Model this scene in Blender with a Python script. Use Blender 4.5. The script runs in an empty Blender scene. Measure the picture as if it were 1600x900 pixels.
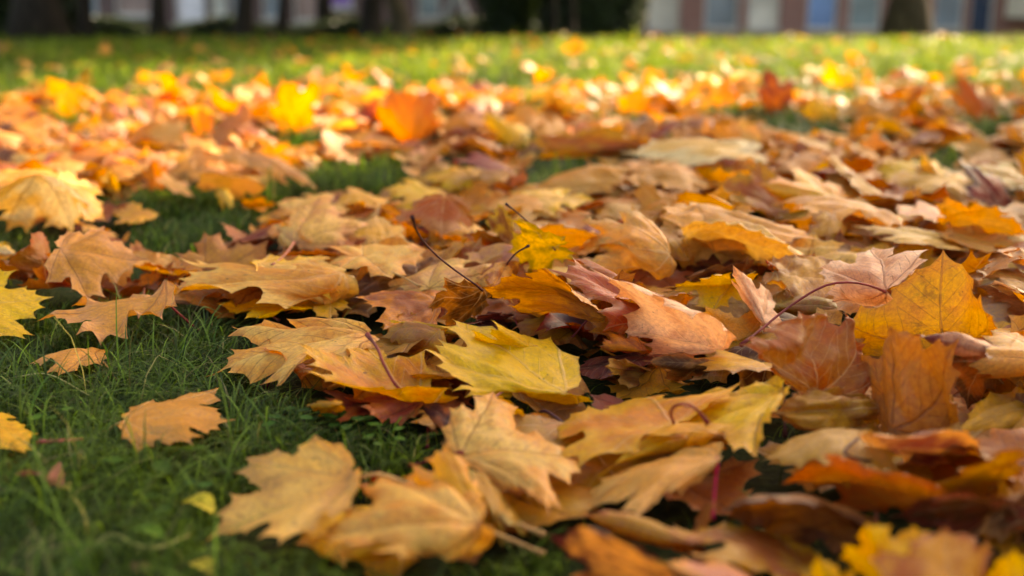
import bpy, math, random
import numpy as np
from mathutils import Vector, geometry
from mathutils.bvhtree import BVHTree

# ------------------------------------------------------------------ camera, light, exposure
scene = bpy.context.scene
CAM_H, F_PX, HORIZON = 0.34, 1778.0, 10.0           # metres, pixels of a 1600 wide frame
PITCH = math.atan((450.0 - HORIZON) / F_PX)
cam_data = bpy.data.cameras.new('camera')
cam = bpy.data.objects.new('camera', cam_data)
scene.collection.objects.link(cam)
cam.location = (0, 0, CAM_H)
cam.rotation_euler = (math.pi / 2 - PITCH, 0, 0)
cam_data.sensor_width = 36.0
cam_data.lens = 36.0 * F_PX / 1600.0
cam_data.clip_start, cam_data.clip_end = 0.02, 1000.0
cam_data.dof.use_dof = True
cam_data.dof.focus_distance = 1.04
cam_data.dof.aperture_fstop = 40.0 / 12.6
scene.camera = cam

SUN_EL, SUN_AZ = math.radians(32), math.radians(40)  # azimuth clockwise from +Y: front right
SUN_DIR = Vector((math.sin(SUN_AZ) * math.cos(SUN_EL), math.cos(SUN_AZ) * math.cos(SUN_EL), math.sin(SUN_EL)))
world = bpy.data.worlds.new('World'); scene.world = world; world.use_nodes = True
wn = world.node_tree.nodes
sky = wn.new('ShaderNodeTexSky'); sky.sky_type = 'NISHITA'; sky.sun_disc = False
sky.sun_elevation, sky.sun_rotation = SUN_EL, SUN_AZ
sky.air_density, sky.dust_density, sky.ozone_density = 0.9, 3.0, 0.6
bg = wn['Background']; bg.inputs[1].default_value = 0.13
world.node_tree.links.new(sky.outputs[0], bg.inputs[0])
sun_data = bpy.data.lights.new('sun', 'SUN'); sun_data.energy = 5.0; sun_data.angle = math.radians(0.53)
sun_data.color = (1.0, 0.90, 0.76)
sun = bpy.data.objects.new('sun', sun_data); scene.collection.objects.link(sun)
sun.rotation_euler = SUN_DIR.to_track_quat('Z', 'Y').to_euler()

vs = scene.view_settings
vs.view_transform, vs.look, vs.gamma, vs.use_curve_mapping = 'Standard', 'None', 1.0, False
vs.exposure = 2.32
vs.use_white_balance = True
vs.white_balance_temperature, vs.white_balance_tint = 8600, 8
scene.render.engine = 'CYCLES'
scene.cycles.max_bounces = 6; scene.cycles.transmission_bounces = 4; scene.cycles.diffuse_bounces = 2
scene.cycles.use_denoising = True
scene.cycles.sample_clamp_indirect = 6.0

# ------------------------------------------------------------------ helpers
SP, CP = math.sin(PITCH), math.cos(PITCH)
def at(px, py, zc):
    """point seen at pixel (px, py) of the 1600x900 frame that lies zc centimetres above the soil"""
    u, v = (px - 800.0) / F_PX, (450.0 - py) / F_PX
    d = np.array((u, CP + v * SP, -SP + v * CP))
    k = (zc / 100.0 - CAM_H) / d[2]
    return np.array((0, 0, CAM_H)) + d * k
def at_depth(px, py, y):
    """the point seen at pixel (px, py) on the vertical plane y metres in front of the camera"""
    u, v = (px - 800.0) / F_PX, (450.0 - py) / F_PX
    d = np.array((u, CP + v * SP, -SP + v * CP)); return np.array((0, 0, CAM_H)) + d * (y / d[1])
def pix(p):
    p = np.asarray(p, float); x, y, z = p[..., 0], p[..., 1], p[..., 2] - CAM_H
    depth = y * CP - z * SP; up = y * SP + z * CP
    return 800 + F_PX * x / depth, 450 - F_PX * up / depth
def lin(h):
    h = h.lstrip('#'); c = [int(h[i:i + 2], 16) / 255 for i in (0, 2, 4)]
    return np.array([v / 12.92 if v <= 0.04045 else ((v + 0.055) / 1.055) ** 2.4 for v in c])
def build(name, verts, faces, mat, parent=None, smooth=True):
    me = bpy.data.meshes.new(name)
    me.from_pydata([tuple(v) for v in verts], [], [tuple(f) for f in faces])
    if smooth: me.polygons.foreach_set('use_smooth', [True] * len(me.polygons))
    if mat: me.materials.append(mat)
    me.update()
    o = bpy.data.objects.new(name, me); scene.collection.objects.link(o)
    if parent is not None: o.parent = parent
    return o
def build_np(name, V, loops, starts, mat, parent=None, smooth=True):
    """fast mesh from arrays: V (n,3), loops = flat vertex ids, starts = first loop of every face"""
    me = bpy.data.meshes.new(name)
    me.vertices.add(len(V)); me.vertices.foreach_set('co', np.ascontiguousarray(V, np.float32).ravel())
    me.loops.add(len(loops)); me.loops.foreach_set('vertex_index', np.ascontiguousarray(loops, np.int32))
    me.polygons.add(len(starts)); me.polygons.foreach_set('loop_start', np.ascontiguousarray(starts, np.int32))
    if smooth: me.polygons.foreach_set('use_smooth', np.ones(len(starts), bool))
    if mat: me.materials.append(mat)
    me.update(calc_edges=True)
    o = bpy.data.objects.new(name, me); scene.collection.objects.link(o)
    if parent is not None: o.parent = parent
    return o
def col_attr(o, name, C):
    a = o.data.attributes.new(name, 'FLOAT_COLOR', 'POINT')
    a.data.foreach_set('color', np.ascontiguousarray(np.c_[C, np.ones(len(C))], np.float32).ravel())
def flt_attr(o, name, A):
    a = o.data.attributes.new(name, 'FLOAT', 'POINT')
    a.data.foreach_set('value', np.ascontiguousarray(A, np.float32))
def uv_layer(o, UV):
    n = len(o.data.loops); vi = np.empty(n, np.int32); o.data.loops.foreach_get('vertex_index', vi)
    l = o.data.uv_layers.new(name='UVMap'); l.data.foreach_set('uv', np.ascontiguousarray(UV[vi], np.float32).ravel())
def empty(name, loc=(0, 0, 0)):
    o = bpy.data.objects.new(name, None); o.empty_display_size = 0.02
    scene.collection.objects.link(o); o.location = loc
    return o
def tag(o, label=None, cat=None, group=None, kind=None):
    if label: o['label'] = label
    if cat: o['category'] = cat
    if group: o['group'] = group
    if kind: o['kind'] = kind
    return o
def boxes(bl):
    """list of (x0,x1,y0,y1,z0,z1) -> verts, faces"""
    V, Fc = [], []
    for x0, x1, y0, y1, z0, z1 in bl:
        n = len(V)
        V += [(x0, y0, z0), (x1, y0, z0), (x1, y1, z0), (x0, y1, z0), (x0, y0, z1), (x1, y0, z1), (x1, y1, z1), (x0, y1, z1)]
        Fc += [tuple(n + i for i in f) for f in ((0, 3, 2, 1), (4, 5, 6, 7), (0, 1, 5, 4), (1, 2, 6, 5), (2, 3, 7, 6), (3, 0, 4, 7))]
    return V, Fc
def spline(P, n):
    """Catmull-Rom through the points P, n samples"""
    P = np.asarray(P, float); Q = np.vstack((2 * P[0] - P[1], P, 2 * P[-1] - P[-2])); out = []
    for s in np.linspace(0, len(P) - 1 - 1e-6, n):
        i = int(s); t = s - i; a, b, c, d = Q[i:i + 4]
        out.append(0.5 * (2 * b + (c - a) * t + (2 * a - 5 * b + 4 * c - d) * t * t + (3 * b - a - 3 * c + d) * t ** 3))
    return np.array(out)
def tube(P, R, sides=8):
    P = np.asarray(P, float); n = len(P); V, Fc = [], []
    up = np.array((0.13, 0.31, 0.94))
    for i in range(n):
        t = P[min(i + 1, n - 1)] - P[max(i - 1, 0)]; t = t / (np.linalg.norm(t) + 1e-12)
        a = np.cross(t, up)
        if np.linalg.norm(a) < 1e-3: a = np.cross(t, (1, 0, 0))
        a /= np.linalg.norm(a); b = np.cross(t, a)
        for k in range(sides):
            w = 2 * math.pi * k / sides
            V.append(P[i] + R[i] * (math.cos(w) * a + math.sin(w) * b))
    for i in range(n - 1):
        for k in range(sides):
            k2 = (k + 1) % sides
            Fc.append((i * sides + k, i * sides + k2, (i + 1) * sides + k2, (i + 1) * sides + k))
    Fc.append(tuple(range(sides - 1, -1, -1))); Fc.append(tuple((n - 1) * sides + k for k in range(sides)))
    return V, Fc

# ------------------------------------------------------------------ materials
class NT:
    """tiny helper to write node trees"""
    def __init__(s, name):
        s.m = bpy.data.materials.new(name); s.m.use_nodes = True; s.t = s.m.node_tree
        s.t.nodes.clear(); s.out = s.t.nodes.new('ShaderNodeOutputMaterial')
    def n(s, typ, ins=None, **kw):
        nd = s.t.nodes.new(typ)
        for k, v in kw.items(): setattr(nd, k, v)
        for k, v in (ins or {}).items(): s.put(nd.inputs[k], v)
        return nd
    def put(s, sock, v):
        if isinstance(v, bpy.types.NodeSocket): s.t.links.new(v, sock)
        elif isinstance(v, bpy.types.Node): s.t.links.new(v.outputs[0], sock)
        else: sock.default_value = v
    def math(s, op, a, b=0.0, c=None):
        nd = s.n('ShaderNodeMath', operation=op); s.put(nd.inputs[0], a); s.put(nd.inputs[1], b)
        if c is not None: s.put(nd.inputs[2], c)
        return nd.outputs[0]
    def mix(s, f, a, b, mode='MIX'):
        nd = s.n('ShaderNodeMix', data_type='RGBA', blend_type=mode)
        s.put(nd.inputs[0], f); s.put(nd.inputs[6], a); s.put(nd.inputs[7], b); return nd.outputs[2]
    def ramp(s, v, lo, hi, a=0.0, b=1.0):
        nd = s.n('ShaderNodeMapRange', {0: v, 1: lo, 2: hi, 3: a, 4: b}, interpolation_type='SMOOTHSTEP'); return nd.outputs[0]
    def noise(s, vec, scale, detail=3.0, rough=0.55):
        nd = s.n('ShaderNodeTexNoise', {'Scale': scale, 'Detail': detail, 'Roughness': rough})
        if vec is not None: s.put(nd.inputs['Vector'], vec)
        return nd.outputs[0]
    def attr(s, name): return s.n('ShaderNodeAttribute', attribute_name=name)

def rgba(c, k=1.0): return (c[0] * k, c[1] * k, c[2] * k, 1.0)

def leaf_material():
    t = NT('maple_leaf_surface')
    uv = t.n('ShaderNodeUVMap', uv_map='UVMap').outputs[0]
    rnd = t.attr('rnd').outputs['Fac']; edge = t.attr('edge').outputs['Fac']; dry = t.attr('dry').outputs['Fac']
    cA = t.attr('colA').outputs['Color']; cB = t.attr('colB').outputs['Color']
    off = t.n('ShaderNodeCombineXYZ', {0: t.math('MULTIPLY', rnd, 37.0), 1: t.math('MULTIPLY', rnd, 91.0), 2: 0.0})
    vec = t.n('ShaderNodeVectorMath', {0: uv, 1: off.outputs[0]}, operation='ADD').outputs[0]
    sep = t.n('ShaderNodeSeparateXYZ', {0: uv}); ax = t.math('ABSOLUTE', sep.outputs[0]); y = sep.outputs[1]
    wob = t.math('MULTIPLY', t.math('SUBTRACT', t.noise(vec, 6.0, 1.0), 0.5), 0.035)
    ds, ss = [], []
    for dx, dy in ((0, 1), (0.865, 0.502), (0.985, -0.17)):
        tt = t.math('ADD', t.math('MULTIPLY', ax, dx), t.math('MULTIPLY', y, dy))
        dd = t.math('ABSOLUTE', t.math('ADD', t.math('SUBTRACT', t.math('MULTIPLY', ax, dy), t.math('MULTIPLY', y, dx)), wob))
        dd = t.math('ADD', dd, t.math('MULTIPLY', t.math('LESS_THAN', tt, 0.0), 1.0))
        ds.append(dd); ss.append(t.math('SUBTRACT', tt, t.math('MULTIPLY', dd, 0.95)))
    dmin = t.math('MINIMUM', ds[0], t.math('MINIMUM', ds[1], ds[2]))
    main = t.ramp(dmin, 0.004, 0.014, 1.0, 0.0)
    sec = None
    for d, s_ in zip(ds, ss):
        near = t.math('LESS_THAN', d, t.math('ADD', dmin, 1e-4))
        ln = t.ramp(t.math('PINGPONG', t.math('ADD', s_, t.math('MULTIPLY', wob, 0.8)), 0.062), 0.002, 0.008, 1.0, 0.0)
        ln = t.math('MULTIPLY', ln, near); sec = ln if sec is None else t.math('ADD', sec, ln)
    sec = t.math('MULTIPLY', sec, t.ramp(dmin, 0.0, 0.03, 0.0, 1.0))
    vor = t.n('ShaderNodeTexVoronoi', {'Vector': vec, 'Scale': 34.0}, feature='DISTANCE_TO_EDGE').outputs['Distance']
    ter = t.ramp(vor, 0.01, 0.07, 1.0, 0.0)
    big = t.noise(vec, 2.6, 4.0, 0.6)
    col = t.mix(t.ramp(t.math('ADD', big, t.math('MULTIPLY', edge, 0.22)), 0.46, 0.70), cA, cB)
    fine = t.noise(vec, 22.0, 4.0, 0.65)
    col = t.mix(0.55, col, t.n('ShaderNodeHueSaturation', {'Color': col, 'Hue': t.ramp(fine, 0.3, 0.7, 0.488, 0.512), 'Saturation': 1.02, 'Value': t.ramp(fine, 0.25, 0.75, 0.70, 1.28)}).outputs[0])
    vdark = t.mix(1.0, col, (0.52, 0.40, 0.36, 1), 'MULTIPLY')
    vlite = t.mix(0.35, col, (0.75, 0.50, 0.26, 1))
    vcol = t.mix(t.ramp(rnd, 0.35, 0.65), vlite, vdark)
    col = t.mix(t.math('MULTIPLY', main, 0.80), col, vcol)
    col = t.mix(t.math('MULTIPLY', sec, 0.55), col, vcol)
    col = t.mix(t.math('MULTIPLY', ter, 0.20), col, vdark)
    # brown decay: blotches, specks, a dry rim
    blot = t.ramp(t.math('ADD', t.noise(vec, 4.3, 5.0, 0.7), t.math('MULTIPLY', dry, 0.16)), 0.64, 0.76)
    specks = t.ramp(t.n('ShaderNodeTexVoronoi', {'Vector': vec, 'Scale': 15.0, 'Randomness': 1.0}).outputs['Distance'], 0.06, 0.15, 1.0, 0.0)
    specks = t.math('MULTIPLY', specks, t.ramp(t.noise(vec, 5.0, 2.0), 0.44, 0.56))
    rim = t.math('MULTIPLY', t.ramp(edge, 0.72, 1.0), t.ramp(t.noise(vec, 9.0, 3.0), 0.45, 0.62))
    brown = t.mix(0.28, (0.075, 0.028, 0.012, 1), col)
    dec = t.math('MAXIMUM', t.math('MULTIPLY', blot, 0.62), t.math('MAXIMUM', t.math('MULTIPLY', specks, 0.88), t.math('MULTIPLY', rim, 0.55)))
    col = t.mix(dec, col, brown)
    h = t.math('ADD', t.math('MULTIPLY', main, -0.9), t.math('ADD', t.math('MULTIPLY', sec, -0.45), t.math('ADD', t.math('MULTIPLY', ter, -0.16), t.math('MULTIPLY', fine, 0.7))))
    bump = t.n('ShaderNodeBump', {'Strength': 0.6, 'Distance': 0.0018, 'Height': h})
    pr = t.n('ShaderNodeBsdfPrincipled', {'Base Color': col, 'Roughness': t.ramp(fine, 0.3, 0.7, 0.34, 0.54), 'Specular IOR Level': 0.31, 'Normal': bump.outputs[0]})
    trc = t.mix(1.0, t.n('ShaderNodeHueSaturation', {'Color': col, 'Saturation': 1.08, 'Value': 1.35}).outputs[0], (1.0, 0.90, 0.74, 1), 'MULTIPLY')
    tr = t.n('ShaderNodeBsdfTranslucent', {'Color': trc, 'Normal': bump.outputs[0]})
    mx = t.n('ShaderNodeMixShader', {0: 0.33, 1: pr.outputs[0], 2: tr.outputs[0]})
    t.put(t.out.inputs[0], mx.outputs[0]); return t.m

def vcol_material(name, rough=0.5, spec=0.35, trans=0.0, attr='col', nscale=0.0):
    t = NT(name); c = t.attr(attr).outputs['Color']
    if nscale:
        co = t.n('ShaderNodeTexCoord').outputs['Object']; nz = t.noise(co, nscale, 3.0)
        c = t.mix(1.0, c, t.n('ShaderNodeCombineColor', {0: t.ramp(nz, .25, .75, .65, 1.25), 1: t.ramp(nz, .25, .75, .65, 1.25), 2: t.ramp(nz, .25, .75, .65, 1.25)}).outputs[0], 'MULTIPLY')
    sh = t.n('ShaderNodeBsdfPrincipled', {'Base Color': c, 'Roughness': rough, 'Specular IOR Level': spec}).outputs[0]
    if trans:
        tr = t.n('ShaderNodeBsdfTranslucent', {'Color': t.mix(1.0, c, (1.5, 1.5, 0.9, 1), 'MULTIPLY')})
        sh = t.n('ShaderNodeMixShader', {0: trans, 1: sh, 2: tr.outputs[0]}).outputs[0]
    t.put(t.out.inputs[0], sh); return t.m

def plain(name, c, rough=0.6, spec=0.3, nscale=8.0, amount=0.3, bump=0.0):
    t = NT(name); co = t.n('ShaderNodeTexCoord').outputs['Object']; nz = t.noise(co, nscale, 4.0, 0.6)
    col = t.mix(t.ramp(nz, 0.3, 0.7), rgba(c, 1 - amount), rgba(c, 1 + amount))
    ins = {'Base Color': col, 'Roughness': rough, 'Specular IOR Level': spec}
    if bump: ins['Normal'] = t.n('ShaderNodeBump', {'Strength': bump, 'Distance': 0.02, 'Height': nz}).outputs[0]
    t.put(t.out.inputs[0], t.n('ShaderNodeBsdfPrincipled', ins).outputs[0]); return t.m

def soil_material():
    t = NT('soil_under_turf'); co = t.n('ShaderNodeTexCoord').outputs['Object']
    a = t.noise(co, 90.0, 5.0, 0.7); b = t.noise(co, 3.0, 3.0)
    c = t.mix(t.ramp(a, 0.3, 0.7), (0.010, 0.011, 0.005, 1), (0.030, 0.040, 0.012, 1))
    c = t.mix(t.ramp(b, 0.4, 0.65, 0.0, 0.6), c, (0.024, 0.045, 0.010, 1))
    bump = t.n('ShaderNodeBump', {'Strength': 0.6, 'Distance': 0.006, 'Height': a})
    t.put(t.out.inputs[0], t.n('ShaderNodeBsdfPrincipled', {'Base Color': c, 'Roughness': 0.9, 'Specular IOR Level': 0.1, 'Normal': bump.outputs[0]}).outputs[0]); return t.m

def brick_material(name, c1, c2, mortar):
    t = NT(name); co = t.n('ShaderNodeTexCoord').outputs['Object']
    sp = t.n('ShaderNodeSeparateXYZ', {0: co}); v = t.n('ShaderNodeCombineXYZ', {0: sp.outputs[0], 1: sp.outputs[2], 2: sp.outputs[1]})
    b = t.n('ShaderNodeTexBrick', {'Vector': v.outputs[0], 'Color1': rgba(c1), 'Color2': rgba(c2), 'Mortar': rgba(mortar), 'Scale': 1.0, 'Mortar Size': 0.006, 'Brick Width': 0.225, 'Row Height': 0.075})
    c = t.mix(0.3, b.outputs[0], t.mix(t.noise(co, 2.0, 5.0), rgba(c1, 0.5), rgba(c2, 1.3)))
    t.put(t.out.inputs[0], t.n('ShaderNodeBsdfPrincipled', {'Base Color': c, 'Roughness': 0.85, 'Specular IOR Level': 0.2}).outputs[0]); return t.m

def bark_material(name, c):
    t = NT(name); co = t.n('ShaderNodeTexCoord').outputs['Object']
    mp = t.n('ShaderNodeMapping', {'Vector': co, 'Scale': (9, 9, 1.6)}).outputs[0]
    nz = t.noise(mp, 2.2, 6.0, 0.7); col = t.mix(t.ramp(nz, 0.35, 0.65), rgba(c, 0.45), rgba(c, 1.4))
    bump = t.n('ShaderNodeBump', {'Strength': 0.9, 'Distance': 0.03, 'Height': nz})
    t.put(t.out.inputs[0], t.n('ShaderNodeBsdfPrincipled', {'Base Color': col, 'Roughness': 0.9, 'Specular IOR Level': 0.15, 'Normal': bump.outputs[0]}).outputs[0]); return t.m

M_LEAF = leaf_material()
M_STALK = vcol_material('leaf_stalk_skin', 0.55, 0.18, 0.0, 'col', 60.0)
M_GRASS = vcol_material('grass_blade', 0.50, 0.18, 0.40)
M_WEED = vcol_material('weed_leaf', 0.6, 0.12, 0.3, 'col', 50.0)
M_CROWN = vcol_material('tree_foliage', 0.5, 0.3, 0.3)
M_SOIL = soil_material()
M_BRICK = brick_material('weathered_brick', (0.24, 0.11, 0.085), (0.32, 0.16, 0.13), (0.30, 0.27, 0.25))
M_BARK = bark_material('dark_bark', (0.026, 0.019, 0.014))
M_BARK2 = bark_material('brown_bark', (0.060, 0.044, 0.024))
M_PATH = plain('path_asphalt', (0.055, 0.053, 0.052), 0.85, 0.2, 30.0, 0.35)

# ------------------------------------------------------------------ setting: ground, path, buildings, trees
rng = np.random.default_rng(11)
def ground_z(x, y):
    y = np.asarray(y, float); t = np.clip((y - 11.3) / 4.4, 0, 1)
    return -0.52 * t * t * (3 - 2 * t)
gx = np.r_[np.linspace(-200, -24, 12), np.linspace(-20, 20, 60), np.linspace(24, 200, 12)]
gy = np.r_[np.linspace(-120, -4, 10), np.linspace(-3, 24, 90), np.linspace(28, 400, 20)]
GX, GY = np.meshgrid(gx, gy); V = np.c_[GX.ravel(), GY.ravel(), ground_z(GX.ravel(), GY.ravel())]
nx = len(gx); Q = [(r * nx + c, r * nx + c + 1, (r + 1) * nx + c + 1, (r + 1) * nx + c) for r in range(len(gy) - 1) for c in range(nx - 1)]
tag(build('ground', V, Q, M_SOIL), kind='structure')
tag(build('path', [(-60, 20.6, -0.512), (60, 20.6, -0.512), (60, 25.2, -0.512), (-60, 25.2, -0.512)], [(0, 1, 2, 3)], M_PATH, smooth=False), kind='structure')

BY = 26.0                                            # depth of the facade
def bx(px, depth=BY): return (px - 800.0) / F_PX * depth
M_PANE = {}
def pane_mat(name, c, rough=0.12):
    if name not in M_PANE: M_PANE[name] = plain('window_' + name, c, rough, 0.5, 1.5, 0.25)
    return M_PANE[name]
M_FRAME = plain('painted_window_frame', (0.55, 0.54, 0.50), 0.5, 0.4, 5.0, 0.12)
M_STONE = plain('stone_sill', (0.34, 0.31, 0.27), 0.8, 0.2, 9.0, 0.25)
M_ROOF = plain('slate_roof', (0.07, 0.07, 0.08), 0.7, 0.3, 4.0, 0.3)
M_DOOR = plain('navy_door_paint', (0.022, 0.045, 0.10), 0.35, 0.4, 4.0, 0.2)
M_CREAM = plain('cream_render', (0.84, 0.78, 0.60), 0.7, 0.2, 3.0, 0.12)

def facade_wall(x0, x1, z0, z1, holes, depth, y):
    """a wall with real openings: strips between the holes, each strip a box"""
    xs = sorted({x0, x1, *[h[0] for h in holes], *[h[1] for h in holes]})
    out = []
    for a, b in zip(xs[:-1], xs[1:]):
        hs = sorted([(h[2], h[3]) for h in holes if h[0] <= a + 1e-6 and h[1] >= b - 1e-6])
        z = z0
        for lo, hi in hs:
            if lo > z: out.append((a, b, y, y + depth, z, lo))
            z = hi
        if z < z1: out.append((a, b, y, y + depth, z, z1))
    return out

def make_building(label, x0, x1, top, openings, wall_mat, y=BY):
    root = tag(empty('brick_building', ((x0 + x1) / 2, y, -0.6)), label, 'building')
    ox, oy, oz = root.location
    rel = lambda bl: [(a - ox, b - ox, c - oy, d - oy, e - oz, f - oz) for a, b, c, d, e, f in bl]
    holes = [(a, b, lo, hi) for a, b, lo, hi, _, _ in openings]
    build('wall', *boxes(rel(facade_wall(x0, x1, -0.6, top, holes, 0.35, y))), wall_mat, root, False)
    build('side_wall', *boxes(rel([(x0, x0 + .35, y + .352, y + 9, -0.6, top), (x1 - .35, x1, y + .352, y + 9, -0.6, top), (x0 + .352, x1 - .352, y + 8.65, y + 9, -0.6, top)])), wall_mat, root, False)
    V = [(x0 - .3 - ox, -.3, top + .003 - oz), (x1 + .3 - ox, -.3, top + .003 - oz), (x1 + .3 - ox, 9.3, top + .003 - oz), (x0 - .3 - ox, 9.3, top + .003 - oz), (x0 - .3 - ox, 4.5, top + 2.6 - oz), (x1 + .3 - ox, 4.5, top + 2.6 - oz)]
    build('roof', V, [(0, 1, 5, 4), (2, 3, 4, 5), (0, 4, 3), (1, 2, 5), (3, 2, 1, 0)], M_ROOF, root, False)
    for a, b, lo, hi, kind, pm in openings:
        w = 0.06
        if kind == 'door':
            fr = build('door', *boxes(rel([(a + w, b - w, y + .14, y + .19, lo, hi - w)])), pm, root, False)
            build('handle', *boxes(rel([(b - .2, b - .1, y + .10, y + .138, lo + 1.0, lo + 1.04)])), M_STONE, fr, False)
            build('door_frame', *boxes(rel([(a, a + w - .002, y + .1, y + .22, lo, hi), (b - w + .002, b, y + .1, y + .22, lo, hi), (a + w, b - w, y + .1, y + .22, hi - w + .002, hi)])), M_FRAME, root, False)
            continue
        bars = [(a, a + w, y + .10, y + .18, lo, hi), (b - w, b, y + .10, y + .18, lo, hi), (a + w, b - w, y + .10, y + .18, lo, lo + w), (a + w, b - w, y + .10, y + .18, hi - w, hi), (a + w, b - w, y + .105, y + .175, (lo + hi) / 2 - .03, (lo + hi) / 2 + .03)]
        fr = build('window', *boxes(rel(bars)), M_FRAME, root, False)
        build('pane', *boxes(rel([(a + w + .002, b - w - .002, y + .13, y + .15, lo + w + .002, (lo + hi) / 2 - .032), (a + w + .002, b - w - .002, y + .13, y + .15, (lo + hi) / 2 + .032, hi - w - .002)])), pm, fr, False)
        build('sill', *boxes(rel([(a - .06, b + .06, y - .07, y + .098, lo - .07, lo - .003)])), M_STONE, fr, False)
    return root

P_BLIND = pane_mat('pale_blind', (0.62, 0.60, 0.52), 0.5)
P_GREY = pane_mat('blue_grey_glass', (0.20, 0.25, 0.30))
P_BLUE = pane_mat('blue_curtain', (0.16, 0.30, 0.58), 0.4)
P_TEAL = pane_mat('dull_teal_glass', (0.22, 0.29, 0.31))
P_LAV = pane_mat('pale_lavender_blind', (0.80, 0.76, 0.80), 0.5)
P_PURP = pane_mat('purple_poster', (0.20, 0.09, 0.38), 0.5)
P_DARK = pane_mat('dark_glass', (0.03, 0.035, 0.045))
P_PINK = pane_mat('pinkish_curtain', (0.30, 0.20, 0.17), 0.6)
SILL, HEAD = -0.17, 1.75
opn = []
for a, b, m in ((1006, 1056, P_BLIND), (1092, 1146, P_GREY), (1158, 1208, P_BLIND), (1248, 1296, P_BLUE), (1312, 1362, P_TEAL), (1442, 1488, P_GREY)):
    opn.append((bx(a), bx(b), SILL, HEAD, 'window', m))
opn.append((bx(1496), bx(1534), -0.55, 1.6, 'door', M_DOOR))
for k in range(7):
    opn.append((bx(1006 + 85 * k), bx(1054 + 85 * k), 2.7, 4.3, 'window', (P_GREY, P_BLIND, P_TEAL)[k % 3]))
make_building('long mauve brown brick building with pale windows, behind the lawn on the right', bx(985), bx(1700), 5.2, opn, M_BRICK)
opl = []
for a, b, lo, m in ((22, 62, .0, P_GREY), (104, 142, .0, P_GREY), (168, 244, .12, P_PINK), (264, 312, -.02, P_LAV), (318, 346, .02, P_BLIND), (350, 376, .02, P_GREY), (402, 440, .05, P_GREY), (452, 496, .0, P_PINK), (504, 548, .3, P_PURP), (648, 686, .06, P_TEAL), (822, 866, -.1, P_DARK)):
    opl.append((bx(a), bx(b), lo, 1.9, 'window', m))
M_BRICK2 = brick_material('shaded_brick', (0.11, 0.065, 0.06), (0.15, 0.09, 0.085), (0.16, 0.14, 0.13))  # darker copy of the brick, tree shade put into its colour
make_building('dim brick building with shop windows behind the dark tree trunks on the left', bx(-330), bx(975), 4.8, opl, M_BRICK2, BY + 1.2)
# cream porch at the far right, proud of the facade
pr = tag(empty('entrance_porch', (bx(1600), BY - 1.4, -0.52)), 'cream rendered porch at the right end of the brick building', 'porch')
build('canopy', *boxes([(-.75, 1.6, -.3, 1.38, .62, 3.2)]), M_CREAM, pr, False)
for dx in (-.62, 0.1): build('column', *boxes([(dx, dx + .16, -.2, -.02, 0, .617)]), M_BRICK, pr, False)
build('step', *boxes([(-.7, 1.5, -.5, 1.3, -.1, .12)]), M_STONE, pr, False)

# white folding board and dark low hedge on the left
sb = tag(empty('folding_board', (bx(716, 21), 21, -0.51)), 'white A shaped folding board standing in front of the dim shop windows', 'sign')
def slab(p, q, w, th):
    d = np.array(q) - np.array(p); nrm = np.array((d[2], 0, -d[0])); nrm = nrm / np.linalg.norm(nrm) * th
    c = [np.array(v, float) for v in (p, q)]; V = []
    for s in (-w, w):
        for v in c:
            for k in (-1, 1): V.append(v + np.array((0, s, 0)) + k * nrm)
    return V, [(0, 1, 3, 2), (4, 6, 7, 5), (0, 4, 5, 1), (2, 3, 7, 6), (0, 2, 6, 4), (1, 5, 7, 3)]
M_WHITE = plain('white_board_paint', (0.42, 0.42, 0.42), 0.5, 0.3, 4.0, 0.08)
build('panel', *slab((-.42, 0, .02), (-.02, 0, 1.1), .3, .06), M_WHITE, sb, False)
build('panel', *slab((.42, 0, .02), (.02, 0, 1.1), .3, .05), M_WHITE, sb, False)
build('hinge', *boxes([(-.05, .05, -.25, .25, 1.14, 1.18)]), M_ROOF, sb, False)

def quads(centres, nrm, size, cols, name, mat, parent):
    """small leaf shaped faces at the given centres"""
    n = len(centres); a = np.cross(nrm, rng.normal(size=(n, 3))); a /= np.linalg.norm(a, axis=1)[:, None]
    b = np.cross(nrm, a); s = np.asarray(size).reshape(-1, 1)
    P = np.stack((centres - a * s, centres + b * s * .55 - a * s * .15, centres + a * s, centres - b * s * .55 - a * s * .15), 1).reshape(-1, 3)
    o = build_np(name, P, np.arange(4 * n), np.arange(0, 4 * n, 4), mat, parent, False)
    col_attr(o, 'col', np.repeat(cols, 4, 0)); return o
def blob_points(n, c, r, clumps, fill=.55):
    """points in clumps spread through an ellipsoid, so the outline is uneven and has gaps"""
    d = rng.normal(size=(clumps, 3)); d /= np.linalg.norm(d, axis=1)[:, None]
    cc = d * (rng.random((clumps, 1)) ** .4) * .85
    k = rng.integers(0, clumps, n); p = cc[k] + rng.normal(size=(n, 3)) * fill * .32
    return np.array(c) + p * np.array(r), k
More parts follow.
